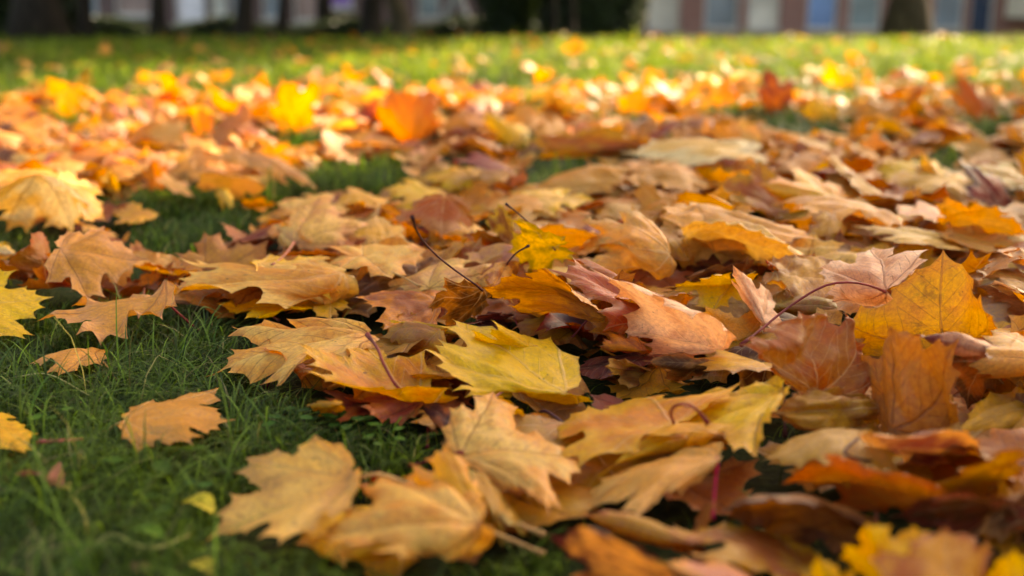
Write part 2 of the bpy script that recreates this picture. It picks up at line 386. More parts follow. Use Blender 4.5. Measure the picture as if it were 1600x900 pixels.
def make_tree(label, x, y, r0, crown_c, crown_r, n, leaf, cols, bark, lean=(0, 0), clumps=40, group='trees beyond the lawn'):
    z0 = float(ground_z(x, y)); root = tag(empty('tree', (x, y, z0 - .02)), label, 'tree', group)
    top = np.array((crown_c[0] - x, crown_c[1] - y, crown_c[2] - z0))
    hs = np.linspace(0, 1, 14); P = np.c_[top[0] * hs ** 1.5 + lean[0] * hs, top[1] * hs ** 1.5 + lean[1] * hs, top[2] * hs]
    P[1:-1, :2] += rng.normal(size=(12, 2)) * r0 * .10
    R = r0 * (1 - .72 * hs) * (1 + .75 * np.exp(-hs * top[2] / .28))
    build('trunk', *tube(P, R, 14), bark, root)
    for k in range(7):
        i = rng.integers(6, 12); e = top + (rng.random(3) - .5) * 1.5 * np.array(crown_r); m = (P[i] + e) / 2 + np.array((0, 0, .25))
        L = spline([P[i], m, e], 8); build('branch', *tube(L, np.linspace(R[i] * .6, .03, 8), 7), bark, root)
    pts, k = blob_points(n, top, crown_r, clumps)
    cl = np.array(cols)[rng.integers(0, len(cols), clumps)][k] * (0.7 + .6 * rng.random((n, 1)))
    nr = rng.normal(size=(n, 3)); nr /= np.linalg.norm(nr, axis=1)[:, None]
    quads(pts, nr, leaf * (.7 + .6 * rng.random(n)), cl, 'crown', M_CROWN, root)
    return root
YEL, AMB, GRN, DGR = (.42, .25, .04), (.36, .15, .03), (.07, .10, .03), (.022, .036, .012)
# unseen maple added out of frame on the right front to shade the foreground
make_tree('unseen yellow maple added right of the view to shade the near leaves', 9.43, 8.72, .30, (9.43, 8.72, 7.0), (3.7, 3.7, 3.0), 9000, .20, (YEL, AMB, YEL, GRN), M_BARK2, clumps=70)
make_tree('thick brown tree trunk standing before the brick building on the right', bx(1402, 16.2), 16.2, .27, (bx(1402, 16.2), 16.2, 12.4), (2.8, 2.8, 2.4), 3500, .24, (YEL, AMB, GRN), M_BARK2)
for lb, px, y, r, h, cr in (
        ('wide dark tree trunk near the left edge of the lawn', 80, 11.6, .20, 5.5, 3.4),
        ('slim dark brown tree trunk just right of the wide trunk at left', 148, 13.0, .08, 4.8, 2.5),
        ('straight black tree trunk left of the bright lavender window', 259, 13.2, .085, 4.9, 2.5),
        ('brown tree trunk right of the grey glass shop windows', 388, 13.6, .11, 3.0, 1.9),
        ('thin dark tree trunk left of the purple window', 446, 14.4, .075, 3.2, 1.8),
        ('broad black tree trunk right of the purple window', 583, 14.6, .15, 3.8, 2.2),
        ('olive brown tree trunk in the middle, left of the white folding board', 635, 12.6, .10, 2.6, 2.5)):
    x = bx(px, y); fwd = {80: -1.3, 635: -1.0}.get(px, .6); make_tree(lb, x, y, r, (x + (-.9 if px == 635 else .45), y + fwd, h), (cr, cr * .75, cr * .42) if px == 635 else (cr, cr, cr * .7), 5200 if fwd < 0 else 3600, .22, (AMB, GRN, DGR, YEL), M_BARK if 'olive' not in lb else M_BARK2)  # unseen crowns shaped and shifted forward to darken the lawn strip below
def make_bush(label, x, y, r, n, leaf=.06, group='dark evergreen bushes beyond the lawn'):
    z0 = float(ground_z(x, y)); root = tag(empty('evergreen_bush', (x, y, z0)), label, 'bush', group)
    for k in range(6):
        a = rng.random() * 6.28; e = np.array((math.cos(a) * r[0] * .6, math.sin(a) * r[1] * .6, r[2] * 1.4))
        build('stem', *tube(spline([(0, 0, -.02), e * (.35, .35, .5), e], 7), np.linspace(.04, .012, 7), 6), M_BARK, root)
    d = rng.normal(size=(n, 3)); d /= np.linalg.norm(d, axis=1)[:, None]
    rad = .62 + .40 * rng.random((n, 1)); lump = 1 + .08 * np.sin(d[:, :1] * 7 + 1) * np.cos(d[:, 1:2] * 6)
    p = d * rad * lump * np.array(r) + np.array((0, 0, r[2] * .95)); p[:, 2] = np.maximum(p[:, 2], .02)
    cl = np.array(DGR) * (.5 + .9 * rng.random((n, 1)))
    nr = d + .6 * rng.normal(size=(n, 3)); nr /= np.linalg.norm(nr, axis=1)[:, None]
    quads(p, nr, leaf * (.7 + .6 * rng.random(n)), cl, 'foliage', M_CROWN, root)
make_bush('large round dark evergreen bush left of the brick building', bx(922, 18.2), 18.2, (.84, .66, 1.1), 12000)
make_bush('dark upright evergreen bush between the white folding board and the round bush', bx(795, 18.6), 18.6, (.52, .5, 1.3), 7000)
make_bush('low dark bush at the far left edge behind the wide trunk', bx(8, 13.0), 13.0, (.5, .6, .8), 5000)
make_bush('dark bush right of the wide trunk at left', bx(98, 14.2), 14.2, (.42, .5, .5), 4000)
# trees added for their unseen crowns, which cast shade on the far lawn
make_tree('dense tree added behind the round dark bush to shade the far lawn', 1.3, 19.4, .16, (1.5, 18.4, 4.4), (2.6, 2.6, 2.0), 7000, .22, (DGR, GRN, AMB), M_BARK)
make_tree('slender dark tree added before the round evergreen bush, its unseen crown shading the lawn', .8, 15.6, .05, (.9, 15.6, 4.1), (2.2, 2.2, 1.7), 4200, .22, (DGR, GRN, AMB), M_BARK)
make_tree('thin leaning dark tree added beside the round bush to shade the far left lawn', .52, 14.4, .045, (.45, 12.9, 3.9), (2.3, 2.0, 1.6), 4200, .22, (DGR, GRN, AMB), M_BARK)
make_tree('dense tree added for shade in front of the dim shop windows at far left', -3.3, 20.5, .15, (-3.0, 20.3, 5.4), (3.4, 3.4, 2.5), 6000, .22, (DGR, GRN, AMB), M_BARK)
hd = tag(empty('clipped_hedge', (bx(330, 20), 19.4, -0.52)), 'low dark clipped hedge along the foot of the dim building', 'hedge')
n = 24000; p = np.c_[(rng.random(n) - .5) * 13.0, (rng.random(n) - .5) * .6, rng.random(n) ** .7 * .60]
p[:, 2] *= 1 + .15 * np.sin(p[:, 0] * 3.1); nr = rng.normal(size=(n, 3)); nr /= np.linalg.norm(nr, axis=1)[:, None]
quads(p, nr, .055 * (.7 + .6 * rng.random(n)), np.array(DGR) * (.4 + .8 * rng.random((n, 1))), 'foliage', M_CROWN, hd)
build('stems', *boxes([(-6.3 + .6 * k, -6.24 + .6 * k, -.03, .03, -.01, .3) for k in range(22)]), M_BARK, hd, False)

# ------------------------------------------------------------------ maple leaf shape
HALF = [(0.0, 0.0), (0.05, -0.07), (0.14, -0.13), (0.25, -0.14), (0.37, -0.21), (0.43, -0.12), (0.64, -0.13), (0.57, 0.01),
        (0.64, 0.10), (0.55, 0.16), (0.53, 0.20), (0.60, 0.22), (0.77, 0.24), (0.75, 0.35), (0.93, 0.52), (0.75, 0.55), (0.75, 0.69),
        (0.59, 0.63), (0.47, 0.60), (0.38, 0.59), (0.35, 0.62), (0.36, 0.68), (0.45, 0.79), (0.29, 0.80), (0.24, 0.90), (0.12, 0.89), (0.0, 1.08)]
LAND = {'b': (0, 0), 't': (0, 1.08), 'l': (-.93, .52), 'r': (.93, .52), 'bl': (-.63, -.13), 'br': (.63, -.13)}
def outline(seed):
    g = np.random.default_rng(seed); half = np.array(HALF); sides = []
    wide = g.uniform(.88, 1.06)
    for s in (1, -1):
        q = half.copy(); q[1:-1] += g.normal(size=(len(q) - 2, 2)) * .018
        q[1:-1, 0] = np.maximum(q[1:-1, 0], .03); q[:, 0] *= s * wide; sides.append(q)
    ring = np.vstack((sides[0], sides[1][-2:0:-1])); out = []
    n = len(ring); cen = np.array((0, .35))
    for i in range(n):
        a, b = ring[i], ring[(i + 1) % n]; d = b - a; L = np.hypot(*d); nr = np.array((-d[1], d[0])) / (L + 1e-9)
        m = max(1, int(round(L / .045)))
        for k in range(m):
            t = k / m; out.append(a + d * t + nr * L * .09 * 4 * t * (1 - t) * .8)   # arcs between the teeth curve inward
    return np.array(out)
VEINS = [((0, 0), (0, 1.05))] + [((0, 0), (s * .9, .5)) for s in (1, -1)] + [((0, 0), (s * .6, -.12)) for s in (1, -1)]
def seg_dist(P, a, b):
    a, b = np.array(a, float), np.array(b, float); d = b - a
    t = np.clip(((P - a) @ d) / (d @ d), 0, 1); return np.hypot(*(P - a - t[:, None] * d).T)
_tc = {}
def template(seed, step):
    """flat leaf mesh: points, triangles, closeness to the edge, distance to the veins"""
    if (seed, step) in _tc: return _tc[(seed, step)]
    O = outline(seed)
    if step > .08:
        keep = [i for i in range(len(O)) if i % 2 == 0]; O = O[keep]
    n = len(O); pts = [Vector(p) for p in O]; edges = [(i, (i + 1) % n) for i in range(n)]
    g = np.random.default_rng(seed + 5)
    X = np.arange(-1, 1, step); Y = np.arange(-.25, 1.15, step * .87)
    G = np.array([(x + (j % 2) * step / 2, y) for j, y in enumerate(Y) for x in X]); G += g.normal(size=G.shape) * step * .08
    a, b = O, np.roll(O, -1, 0)
    ins = np.zeros(len(G), bool); dist = np.full(len(G), 9.)
    for p, q in zip(a, b):
        c = (p[1] > G[:, 1]) != (q[1] > G[:, 1]); xx = (q[0] - p[0]) * (G[:, 1] - p[1]) / (q[1] - p[1] + 1e-12) + p[0]
        ins ^= c & (G[:, 0] < xx); dist = np.minimum(dist, seg_dist(G, p, q))
    G = G[ins & (dist > step * .45)]
    r = geometry.delaunay_2d_cdt(pts + [Vector(p) for p in G], edges, [list(range(n))], 1, 1e-6)
    P = np.array([tuple(v) for v in r[0]]); T = np.array([f for f in r[2] if len(f) == 3], np.int32)
    used = np.unique(T); mp = -np.ones(len(P), int); mp[used] = np.arange(len(used)); P = P[used]; T = mp[T]
    ed = np.full(len(P), 9.)
    for p, q in zip(a, b): ed = np.minimum(ed, seg_dist(P, p, q))
    vd = np.full(len(P), 9.)
    for p, q in VEINS: vd = np.minimum(vd, seg_dist(P, p, q))
    _tc[(seed, step)] = (P, T, ed, vd); return _tc[(seed, step)]

def wave(P, g, f0, n=7):
    """smooth random field over the leaf, about -1..1"""
    s = np.zeros(len(P))
    for k in range(n):
        w = g.normal(size=2) * f0; s += np.sin(P @ w + g.random() * 6.28)
    return s / math.sqrt(n)
def normals(V, T):
    f = np.cross(V[T[:, 1]] - V[T[:, 0]], V[T[:, 2]] - V[T[:, 0]]); N = np.zeros_like(V)
    for k in range(3): np.add.at(N, T[:, k], f)
    return N / (np.linalg.norm(N, axis=1)[:, None] + 1e-12)
def tps(src, dst, P, lam=0.004):
    src = np.array(src, float); dst = np.array(dst, float); n = len(src)
    U = lambda r2: np.where(r2 > 1e-12, r2 * np.log(r2 + 1e-12), 0)
    K = U(((src[:, None] - src[None]) ** 2).sum(-1)) + lam * np.eye(n); Q = np.c_[np.ones(n), src]
    A = np.block([[K, Q], [Q.T, np.zeros((3, 3))]]); w = np.linalg.solve(A, np.vstack((dst, np.zeros((3, 3)))))
    return U(((P[:, None] - src[None]) ** 2).sum(-1)) @ w[:n] + np.c_[np.ones(len(P)), P] @ w[n:]

def relax(c, w_iso=1.0, sig=1.3):
    """find heights (cm) near the given ones that make the picked outline a leaf of true proportions"""
    keys = list(c); z = np.array([c[k][2] for k in keys], float); z0 = z.copy()
    D = {}; n = len(keys); S = np.array([LAND[k] for k in keys])
    ii, jj = np.triu_indices(n, 1); TD = np.hypot(*(S[ii] - S[jj]).T)
    def en(z):
        W = np.array([at(c[k][0], c[k][1], zz) for k, zz in zip(keys, z)])
        d = np.linalg.norm(W[ii] - W[jj], axis=1); r = np.log(d / TD); m = r.mean()
        m = .5 * m + .5 * math.log(.092)
        return w_iso * (np.clip(r - m, -1, 3) ** 2).sum() + (((z - z0) / sig) ** 2).sum() * .035
    st, e = 1.0, en(z)
    for it in range(36):
        ch = False
        for k in range(n):
            for s in (st, -st):
                y = z.copy(); y[k] = max(1.2, y[k] + s); e2 = en(y)
                if e2 < e - 1e-9: z, e, ch = y, e2, True; break
        if not ch: st *= .6
    return {k: (c[k][0], c[k][1], zz) for k, zz in zip(keys, z)}

def shape_leaf(tpl, dst, g, arch=0., curl=0., wr=.012, puck=.012, crumple=0., roll=0., blunt=0.):
    """map a flat template through its six landmarks in space, then bend, pucker and wrinkle it"""
    P, T, ed, vd = tpl
    def soft(A):                                      # shorter, rounder lobes
        A = np.array(A, float); d = A - (0, .35); r = np.hypot(d[:, 0], d[:, 1]) + 1e-9
        return np.array((0, .35)) + d * (np.where(r < .45, r, .45 + (r - .45) * (1 - blunt)) / r)[:, None]
    keys = list(dst); V = tps(soft([LAND[k] for k in keys]), [dst[k] for k in keys], soft(P))
    L = np.linalg.norm(dst['t'] - dst['b']); N = normals(V, T)
    if N[:, 2].mean() < 0: N = -N
    c = np.exp(-((P - (0, .35)) ** 2).sum(1) / .18); e = np.exp(-ed / .09)
    rr = np.hypot(P[:, 0], P[:, 1] - .35)
    h = arch * c + g.normal() * .05 * np.abs(P[:, 0]) - abs(g.normal()) * .05 * np.maximum(rr - .45, 0) ** 1.5 * 3 + g.normal() * .010 * np.exp(-vd / .02) + puck * (np.minimum(vd, .12) / .12 - .5) * (1 - e) + wr * wave(P, g, 4.5) * (.5 + e)
    h += curl * e * (1 + .6 * wave(P, g, 5.)) + wr * .35 * wave(P, g, 13.)
    h += roll * (P[:, 0] + .15 * np.sin(P[:, 1] * 4)) ** 2
    if crumple:
        w1 = wave(P, g, 3.2, 4); w2 = wave(P, g, 7., 4); h += crumple * (np.abs(w1) - .6 + .45 * (np.abs(w2) - .6) + .22 * (np.abs(wave(P, g, 14., 5)) - .6))
    V = V + N * (h * L)[:, None]
    V[:, 2] = np.maximum(V[:, 2], .004 + .003 * (V[:, 2] < .004) * g.random(len(V)))
    return V, e

def default_stalk(b, t, g, zf=.014, k=None):
    d = b - t; L = np.linalg.norm(d); d /= L; ln = L * (k or g.uniform(.5, .95))
    s = np.cross(d, (0, 0, 1)) * g.normal() * .35
    e = b + (d + s) * ln; e[2] = max(zf, b[2] * .35 + g.random() * .01); m = b + (d + s * .3) * ln * .5; m[2] = (b[2] + e[2]) * .5 + .008
    return [b - d * .004, m, e]
_bv = {}
def hero_depth():
    """what the singled out leaves look like from the lens: depth at every sixth pixel"""
    if not _bv:
        of = np.cumsum([0] + [len(l['V']) for l in LEAVES]); V = np.vstack([l['V'] for l in LEAVES]); T = np.vstack([l['T'] + o for l, o in zip(LEAVES, of)])
        bv = BVHTree.FromPolygons([tuple(v) for v in V], [tuple(int(i) for i in t) for t in T]); D = np.full((150, 267), 99.)
        for j in range(16, 150):
            for i in range(267):
                e = np.array((0, 0, CAM_H)); h = bv.ray_cast(Vector(e), Vector(at(i * 6, j * 6, -40) - e).normalized())
                if h[2] is not None: D[j, i] = h[3]
        _bv['D'] = D
    return _bv['D']
def covers_hero(V, limit=.06):
    """would this loose leaf lie over one of the singled out leaves?"""
    x, y = pix(V); i, j = (x / 6 + .5).astype(int), (y / 6 + .5).astype(int); ok = (i >= 0) & (i < 267) & (j >= 0) & (j < 150)
    if ok.sum() < 3: return False
    d = np.linalg.norm(V[ok] - (0, 0, CAM_H), axis=1); return (d < hero_depth()[j[ok], i[ok]] - .004).astype(float)[hero_depth()[j[ok], i[ok]] < 50].sum() > limit * len(V)
LEAVES = []       # every leaf: dict(V, T, UV, e, rnd, dry, A, B, stalk, scol, label, ...)
def add_leaf(tpl, V, e, A, B, g, dry, stalk=None, scol=None, **kw):
    LEAVES.append(dict(V=V, T=tpl[1], UV=tpl[0], e=e, rnd=float(g.random()), dry=dry, A=np.array(A), B=np.array(B), stalk=stalk, scol=scol, **kw))

def fill_missing(w):
    b, t = w['b'], w['t']; ey = (t - b) / 1.08
    side = {}
    for s, k in ((-1, 'l'), (1, 'r')):
        if k in w: side[k] = (w[k] - b - .52 * ey) / .93
    if not side:
        x = np.cross(ey, (0, 0, 1)); x *= np.linalg.norm(ey) / (np.linalg.norm(x) + 1e-9); side = {'l': -x, 'r': x}
    if 'l' not in side: side['l'] = -(side['r'] - ey * (side['r'] @ ey) / (ey @ ey))
    if 'r' not in side: side['r'] = -(side['l'] - ey * (side['l'] @ ey) / (ey @ ey))
    for k in 'lr':
        if k not in w: w[k] = b + .52 * ey + .93 * side[k]
        if 'b' + k not in w: w['b' + k] = b + .63 * side[k] - .13 * ey
    for k in w: w[k] = np.array(w[k]); w[k][2] = max(w[k][2], .010)
    return {k: w[k] for k in ('b', 't', 'l', 'r', 'bl', 'br')}

# ------------------------------------------------------------------ the leaves one can single out in the photograph
PAL = dict(blush='#E4AE84', rosy='#CC8A60', vermilion='#A23814', amber='#C9822E', apricot='#D98F3C', tan='#CC9248', pale='#DEA956', pinktan='#CF8C50', pink='#C9785A', yellow='#E0A824', lemon='#E4AE20',
           gold='#D59420', orange='#CF7618', deep='#C86210', ochre='#B57C22', brown='#A0622F', dkbrown='#5C3012', rust='#A04E1E', red='#8A3022', purple='#4A1C1E', mauve='#823E30', olive='#9A7C2C', cream='#DCC088')
PC = {k: lin(v) for k, v in PAL.items()}
def pts(s):
    d = {}
    for it in s.split(';'):
        k, x, y, z = it.split(); d[k] = (float(x), float(y), float(z))
    return d
STK = {'r': lin('#7A2420'), 't': lin('#C08A50'), 'd': lin('#4A1E20'), 'p': lin('#A8604A'), 'c': lin('#C01C46')}
HERO = []
def H(label, short, A, B, s, stalk=None, sc='p', seed=None, **o): HERO.append((label, short, A, B, s, stalk, sc, seed, o))

# --- front left, on the grass
H('small apricot star shaped leaf lying alone flat on the front left grass', 'lone apricot star leaf', 'apricot', 'amber',
  'b 197 657 3.8;t 369 661 3.2;l 342 610 3.8;bl 238 627 4;r 305 700 3;br 217 706 3', '197 657 3.8;180 664 3;162 676 2.4', 't', puck=.01, arch=.03)
H('golden leaf cut by the left picture edge beside a red stalk', 'golden edge leaf', 'gold', 'yellow', 'b -75 668 4;t 63 669 3.2;l 16 638 4;r 53 702 2.8', 0, seed=2)
H('long folded tan leaf with a red stalk on the left grass', 'long folded tan leaf', 'apricot', 'pinktan',
  'b 262 474 6;t 51 503 3.6;l 140 481 4.2;bl 271 464 6.2;r 150 541 3;br 253 509 3.6', '262 474 6;285 495 4.2;320 524 1.8', 'r', puck=.02, iso=.3)
H('little apricot leaf under the tip of the long folded tan leaf', 'little apricot leaf', 'apricot', 'amber', 'b 147 552 4;t 36 566 3;l 101 537 4.2;r 88 581 3', '147 552 4;165 570 3;183 594 1.6', 't', iso=.5)
H('speckled yellow leaf standing against the left picture edge', 'yellow edge leaf', 'yellow', 'lemon', 'b -80 490 4;t 85 466 4.2;l 4 423 8;r 40 534 2.6', 0, dry=.3, iso=.4)
H('broad orange leaf leaning up with a pink midrib, left side', 'leaning orange leaf', 'amber', 'pinktan',
  'b 94 392 8.5;t 232 412 6;l 163 351 10.5;bl 104 360 10;r 140 476 3;br 72 440 5', 0, puck=.035, iso=.25, arch=.05)
H('curled brown leaf left of the leaning orange leaf', 'curled brown left leaf', 'brown', 'rust', 'b 84 424 4;t 50 360 9;l 33 390 7;r 80 378 7;bl 12 418 5;br 72 449 3', 0, crumple=.05, iso=.2)
H('small pale yellow leaf lying flat at the left edge', 'pale yellow edge bit', 'cream', 'yellow', 'b -50 399 4;t 37 393 4;l 12 382 5;r 12 411 3', 0)
H('pale umbrella shaped leaf drooping from its pink centre at left', 'pale drooping leaf', 'cream', 'pale',
  'b 57 280 12;t 116 370 3.6;l 6 360 4;r 150 318 8;bl -50 330 6;br 88 287 11', 0, puck=.05, iso=.15)
H('ochre leaf hanging behind the pale drooping leaf', 'ochre hanging leaf', 'ochre', 'gold', 'b 92 290 9;t 163 350 3.4;l 158 288 8.4;r 105 346 4', 0, iso=.2)
H('flat amber leaf lying over the centre of the pale drooping leaf', 'amber slab leaf', 'amber', 'apricot', 'b 5 276 9.5;t 144 290 9;l 70 256 11;r 85 298 8.6', 0, iso=.4)
H('small amber leaf alone on the grass behind the leaning orange leaf', 'small lone amber leaf', 'amber', 'gold', 'b 190 341 3;t 252 331 3.4;l 208 309 5;r 214 346 2.8', 0)
H('narrow curled tan leaf on the grass right of the glowing orange leaves', 'narrow curled tan leaf', 'tan', 'pinktan', 'b 256 281 4.4;t 307 313 3;l 292 284 4.4;r 272 303 3.2', 0, iso=.3)
H('small bright yellow leaf with a pale stalk on the grass strip', 'small yellow grass leaf', 'yellow', 'lemon', 'b 345 300 4;t 367 322 3;l 362 300 4;r 340 316 3', '345 300 4;330 294 4;316 291 3.6', 't')
H('dull tan leaf hunched behind the small yellow grass leaf', 'hunched tan leaf', 'pinktan', 'tan', 'b 322 288 4;t 421 296 4;l 372 268 7;r 372 307 3', 0, arch=.12, iso=.4)
H('long pinkish leaf with a bright curled rim across the grass strip', 'long pinkish rim leaf', 'pinktan', 'apricot', 'b 364 246 6.5;t 519 293 3;l 445 248 6.5;r 425 274 4', 0, iso=.2)
H('flat little orange sliver leaf behind the pale cream leaf pile', 'orange sliver leaf', 'gold', 'orange', 'b 386 319 3;t 438 319 3;l 410 311 4;r 412 327 3', 0)
# --- pale pile, centre left
H('large pale ochre leaf with ragged left lobes, lowest of the pale pile', 'large ragged pale leaf', 'apricot', 'pale',
  'b 531 440 5.2;t 254 454 3.6;l 300 418 5;bl 470 418 6;r 440 495 2.8;br 540 462 4', 0, dry=.2, puck=.02, iso=.3)
H('smooth pale yellow leaf lying on top of the large ragged pale leaf', 'smooth pale yellow leaf', 'pale', 'yellow', 'b 402 412 6.4;t 566 424 5.4;l 508 388 7;bl 420 393 7;r 520 462 4.8;br 425 438 5.4', 0, puck=.02, iso=.5)
H('bright yellow leaf poking out under the large ragged pale leaf', None, 'gold', 'yellow', 'b 470 478 3.6;t 338 487 2.6;l 390 460 4;r 400 505 2.2', 0, iso=.4)
H('shadowed yellow leaf under the right end of the large ragged pale leaf', None, 'gold', 'ochre', 'b 520 470 3.4;t 445 492 2.6;l 480 466 3.4;r 515 494 2.2', 0, iso=.4)
H('pale orange leaf whose pink stalk points down to the smooth yellow leaf', 'pale leaf with pink stalk', 'pale', 'pinktan',
  'b 460 377 7;t 500 307 6;l 405 347 5.2;bl 425 374 6;r 590 338 6;br 530 372 6.4', '460 377 7;447 396 7;425 415 6.6', 'p', puck=.02, iso=.6)
H('thin pale leaf edge lying behind the pale leaf with pink stalk', None, 'pale', 'apricot', 'b 453 325 5;t 572 320 5;l 510 298 6;r 505 334 4.6', 0)
H('pointed golden shard leaf standing between the two pale leaves', 'golden shard leaf', 'gold', 'ochre', 'b 606 372 5.6;t 586 336 8.6;l 540 367 6;r 641 354 6.6', 0, iso=.2)
H('pale umbrella leaf with a tan stalk lying across its front', 'pale umbrella leaf', 'pale', 'apricot',
  'b 562 402 8;t 668 392 7;l 575 371 9;bl 504 371 8;r 615 427 5;br 523 414 5.4', '562 402 8;590 416 7.2;628 432 6.2;655 447 5.4', 't', puck=.04, iso=.3)
H('wide pinkish tan leaf under the tall hooked stalk', 'wide pinkish leaf', 'pinktan', 'pale', 'b 668 440 6;t 690 394 8;l 555 449 4;bl 600 462 3.6;r 788 402 6.4;br 740 448 5.4', 0, puck=.02, iso=.6)
H('fan shaped rust brown leaf drooping, behind the tall hooked stalk', 'rust fan leaf', 'rust', 'brown', 'b 695 310 10;t 690 370 4.4;l 600 344 6.4;bl 640 316 9;r 747 358 5.4;br 740 318 9', 0, puck=.05, iso=.15)
H('yellow leaf with a pale left lobe behind the rust fan leaf', 'yellow leaf behind fan', 'yellow', 'gold', 'b 692 306 4.6;t 597 290 5.4;l 628 266 7;r 620 322 3.6', 0, iso=.6)
H('saturated yellow orange leaf at the back of the grass patch', 'saturated yellow leaf', 'gold', 'yellow', 'b 738 275 4.4;t 653 277 4;l 695 254 6.4;r 700 291 3', 0)
H('tan leaf with an open edge right of the rust fan leaf', None, 'apricot', 'tan', 'b 865 318 6;t 745 322 5;l 790 288 7;r 800 345 4.6', 0, iso=.6)
H('brown shadowed leaf standing left of the spotted yellow leaf', None, 'dkbrown', 'olive', 'b 795 382 6;t 775 317 10;l 758 345 8;r 805 345 9', 0, iso=.2, crumple=.04)
H('spotted yellow leaf standing upright with a dark red stalk across it', 'spotted yellow leaf', 'yellow', 'olive',
  'b 868 390 9.4;t 790 396 6.6;l 808 333 12;bl 886 366 10.6;r 838 432 5.4;br 901 408 6.6', '868 390 9.8;845 367 11;815 338 12.6;790 318 13.6', 'd', dry=.6, iso=.25)
H('small curled leaf with a thin brown stalk below the spotted yellow leaf', None, 'apricot', 'rust', 'b 792 412 8;t 770 452 5.4;l 740 430 7;r 812 440 6', '792 412 8;806 396 10;826 384 11', 'd', iso=.2)
# --- the middle of the heap
H('dark brown cupped leaf with a tall hooked maroon stalk, centre', 'dark cupped leaf', 'dkbrown', 'brown',
  'b 754 452 8.4;t 694 517 3;l 667 466 5.4;bl 696 433 9.4;r 745 486 4;br 768 446 8.6', '754 452 8.4;715 425 11;680 397 13.6;655 368 16;644 339 18.6', 'd', iso=.2, arch=-.06)
H('rust orange leaf left of the dark cupped leaf', 'rust orange leaf', 'rust', 'orange', 'b 682 478 5.6;t 553 466 4.6;l 635 451 6.6;bl 690 452 7.4;r 602 507 3;br 668 515 3', 0, puck=.02, iso=.4)
H('orange brown leaf arched over the dark hollow in the heap', 'arched orange brown leaf', 'brown', 'amber', 'b 942 508 5;t 752 446 9;l 838 412 10.6;bl 912 462 9;r 800 486 5;br 880 500 6', 0, arch=.12, iso=.2)
H('red and orange leaf behind the big pink leaf, its corner pointing left', 'red cornered leaf', 'vermilion', 'rust', 'b 1062 515 4.6;t 852 408 11;l 894 400 11;bl 1000 440 8;r 945 512 4.6;br 1010 530 4', 0, arch=.05, iso=.2, puck=.02)
H('big pinkish tan maple leaf with purple tip, highest in the centre', 'big pink leaf', 'blush', 'rosy',
  'b 1124 543 5.8;t 924 410 11.6;l 1041 464 10;bl 1136 504 8;r 957 508 6.4;br 1012 556 4', 0, puck=.012, iso=.25, arch=.03, blunt=0)
H('small orange leaf tucked under the lower edge of the big pink leaf', None, 'orange', 'rust', 'b 1006 548 5;t 932 541 3.8;l 945 502 6;r 975 556 3.6', 0, iso=.3)
H('dark purple leaf at the mouth of the hollow below the big pink leaf', 'dark purple leaf', 'purple', 'mauve', 'b 1010 553 3.6;t 882 578 2.8;l 903 548 4.4;r 950 576 2.8', 0, iso=.3)
H('blackish red leaf deep inside the dark hollow of the heap', None, 'purple', 'red', 'b 935 520 2.6;t 800 478 5;l 860 462 6;r 850 525 2.2', 0, iso=.3)
H('plum coloured leaf curling in the hollow right of the dark cupped leaf', None, 'purple', 'mauve', 'b 800 500 3;t 733 508 4;l 765 486 5.4;r 762 524 2.4', 0, iso=.2, arch=.1)
H('ochre brown leaf in the hollow above the clear yellow leaf', None, 'ochre', 'brown', 'b 900 515 3;t 795 505 3.4;l 832 480 5;r 850 540 2.4', 0, iso=.3, arch=.08)
H('small tan brown curled leaf on the dark grass hole', 'small tan brown curl', 'brown', 'tan', 'b 1034 592 3;t 946 573 4;l 1000 573 4.4;r 982 610 2.2', 0, iso=.3, arch=.1)
H('dark brown leaf lying under the base of the big pink leaf', None, 'dkbrown', 'brown', 'b 1102 568 4.6;t 1000 563 4;l 1062 552 5.4;r 1052 596 2.4', 0, iso=.3)
H('clear yellow maple leaf with sharp points in the centre front', 'clear yellow leaf', 'lemon', 'yellow',
  'b 884 613 4;t 662 550 5.2;l 702 502 7;bl 868 538 6;r 730 619 3;br 908 625 2.8', 0, puck=.02, iso=.4, seed=4)
H('yellow leaf tip just behind the clear yellow leaf', None, 'yellow', 'lemon', 'b 860 560 4;t 766 499 7.4;l 800 520 6;r 730 540 5', 0, iso=.4)
H('orange leaf with a long red stalk lying over its middle', 'orange leaf under stalk', 'orange', 'gold',
  'b 657 629 4;t 456 543 5.4;l 565 532 7;bl 664 547 6.4;r 492 592 4;br 708 604 4.6', '657 629 4.6;622 606 6.2;600 570 7.4;590 545 7.8;574 523 7.6', 'r', puck=.02, iso=.3)
H('pale tan leaf with long pointed left lobes at the grass edge', 'pale pointed leaf', 'pale', 'apricot',
  'b 576 522 6.6;t 317 581 3.2;l 362 508 5;bl 477 488 7;r 426 596 2.8;br 540 548 5', 0, puck=.025, iso=.4)
H('red leaf under the left half of the orange leaf', 'small red leaf', 'red', 'rust', 'b 580 640 3;t 503 640 2.6;l 500 604 4;r 530 662 2', 0, iso=.3)
H('red brown wavy leaf below the orange leaf and its stalk', 'red brown wavy leaf', 'red', 'rust', 'b 655 634 3.4;t 533 626 3;l 600 618 3.8;r 568 664 2;br 620 674 1.8', 0, iso=.3, puck=.03)
H('tiny ochre leaf peeping from under the red leaf onto grass', None, 'ochre', 'gold', 'b 528 632 2.6;t 474 634 3;l 500 624 3;r 505 656 1.8', 0)
H('plum brown leaf right of the red stalk by the front grass', 'plum brown leaf', 'purple', 'rust', 'b 660 627 3.6;t 720 672 2.4;l 742 622 3.6;r 675 678 1.8', '660 627 3.6;668 660 2.4;668 700 1.6', 'r', iso=.3)
H('brown leaf behind the clear yellow leaf and right of the pale pointed leaf', None, 'brown', 'ochre', 'b 690 530 4;t 590 522 4;l 640 508 5;r 640 552 3', 0)
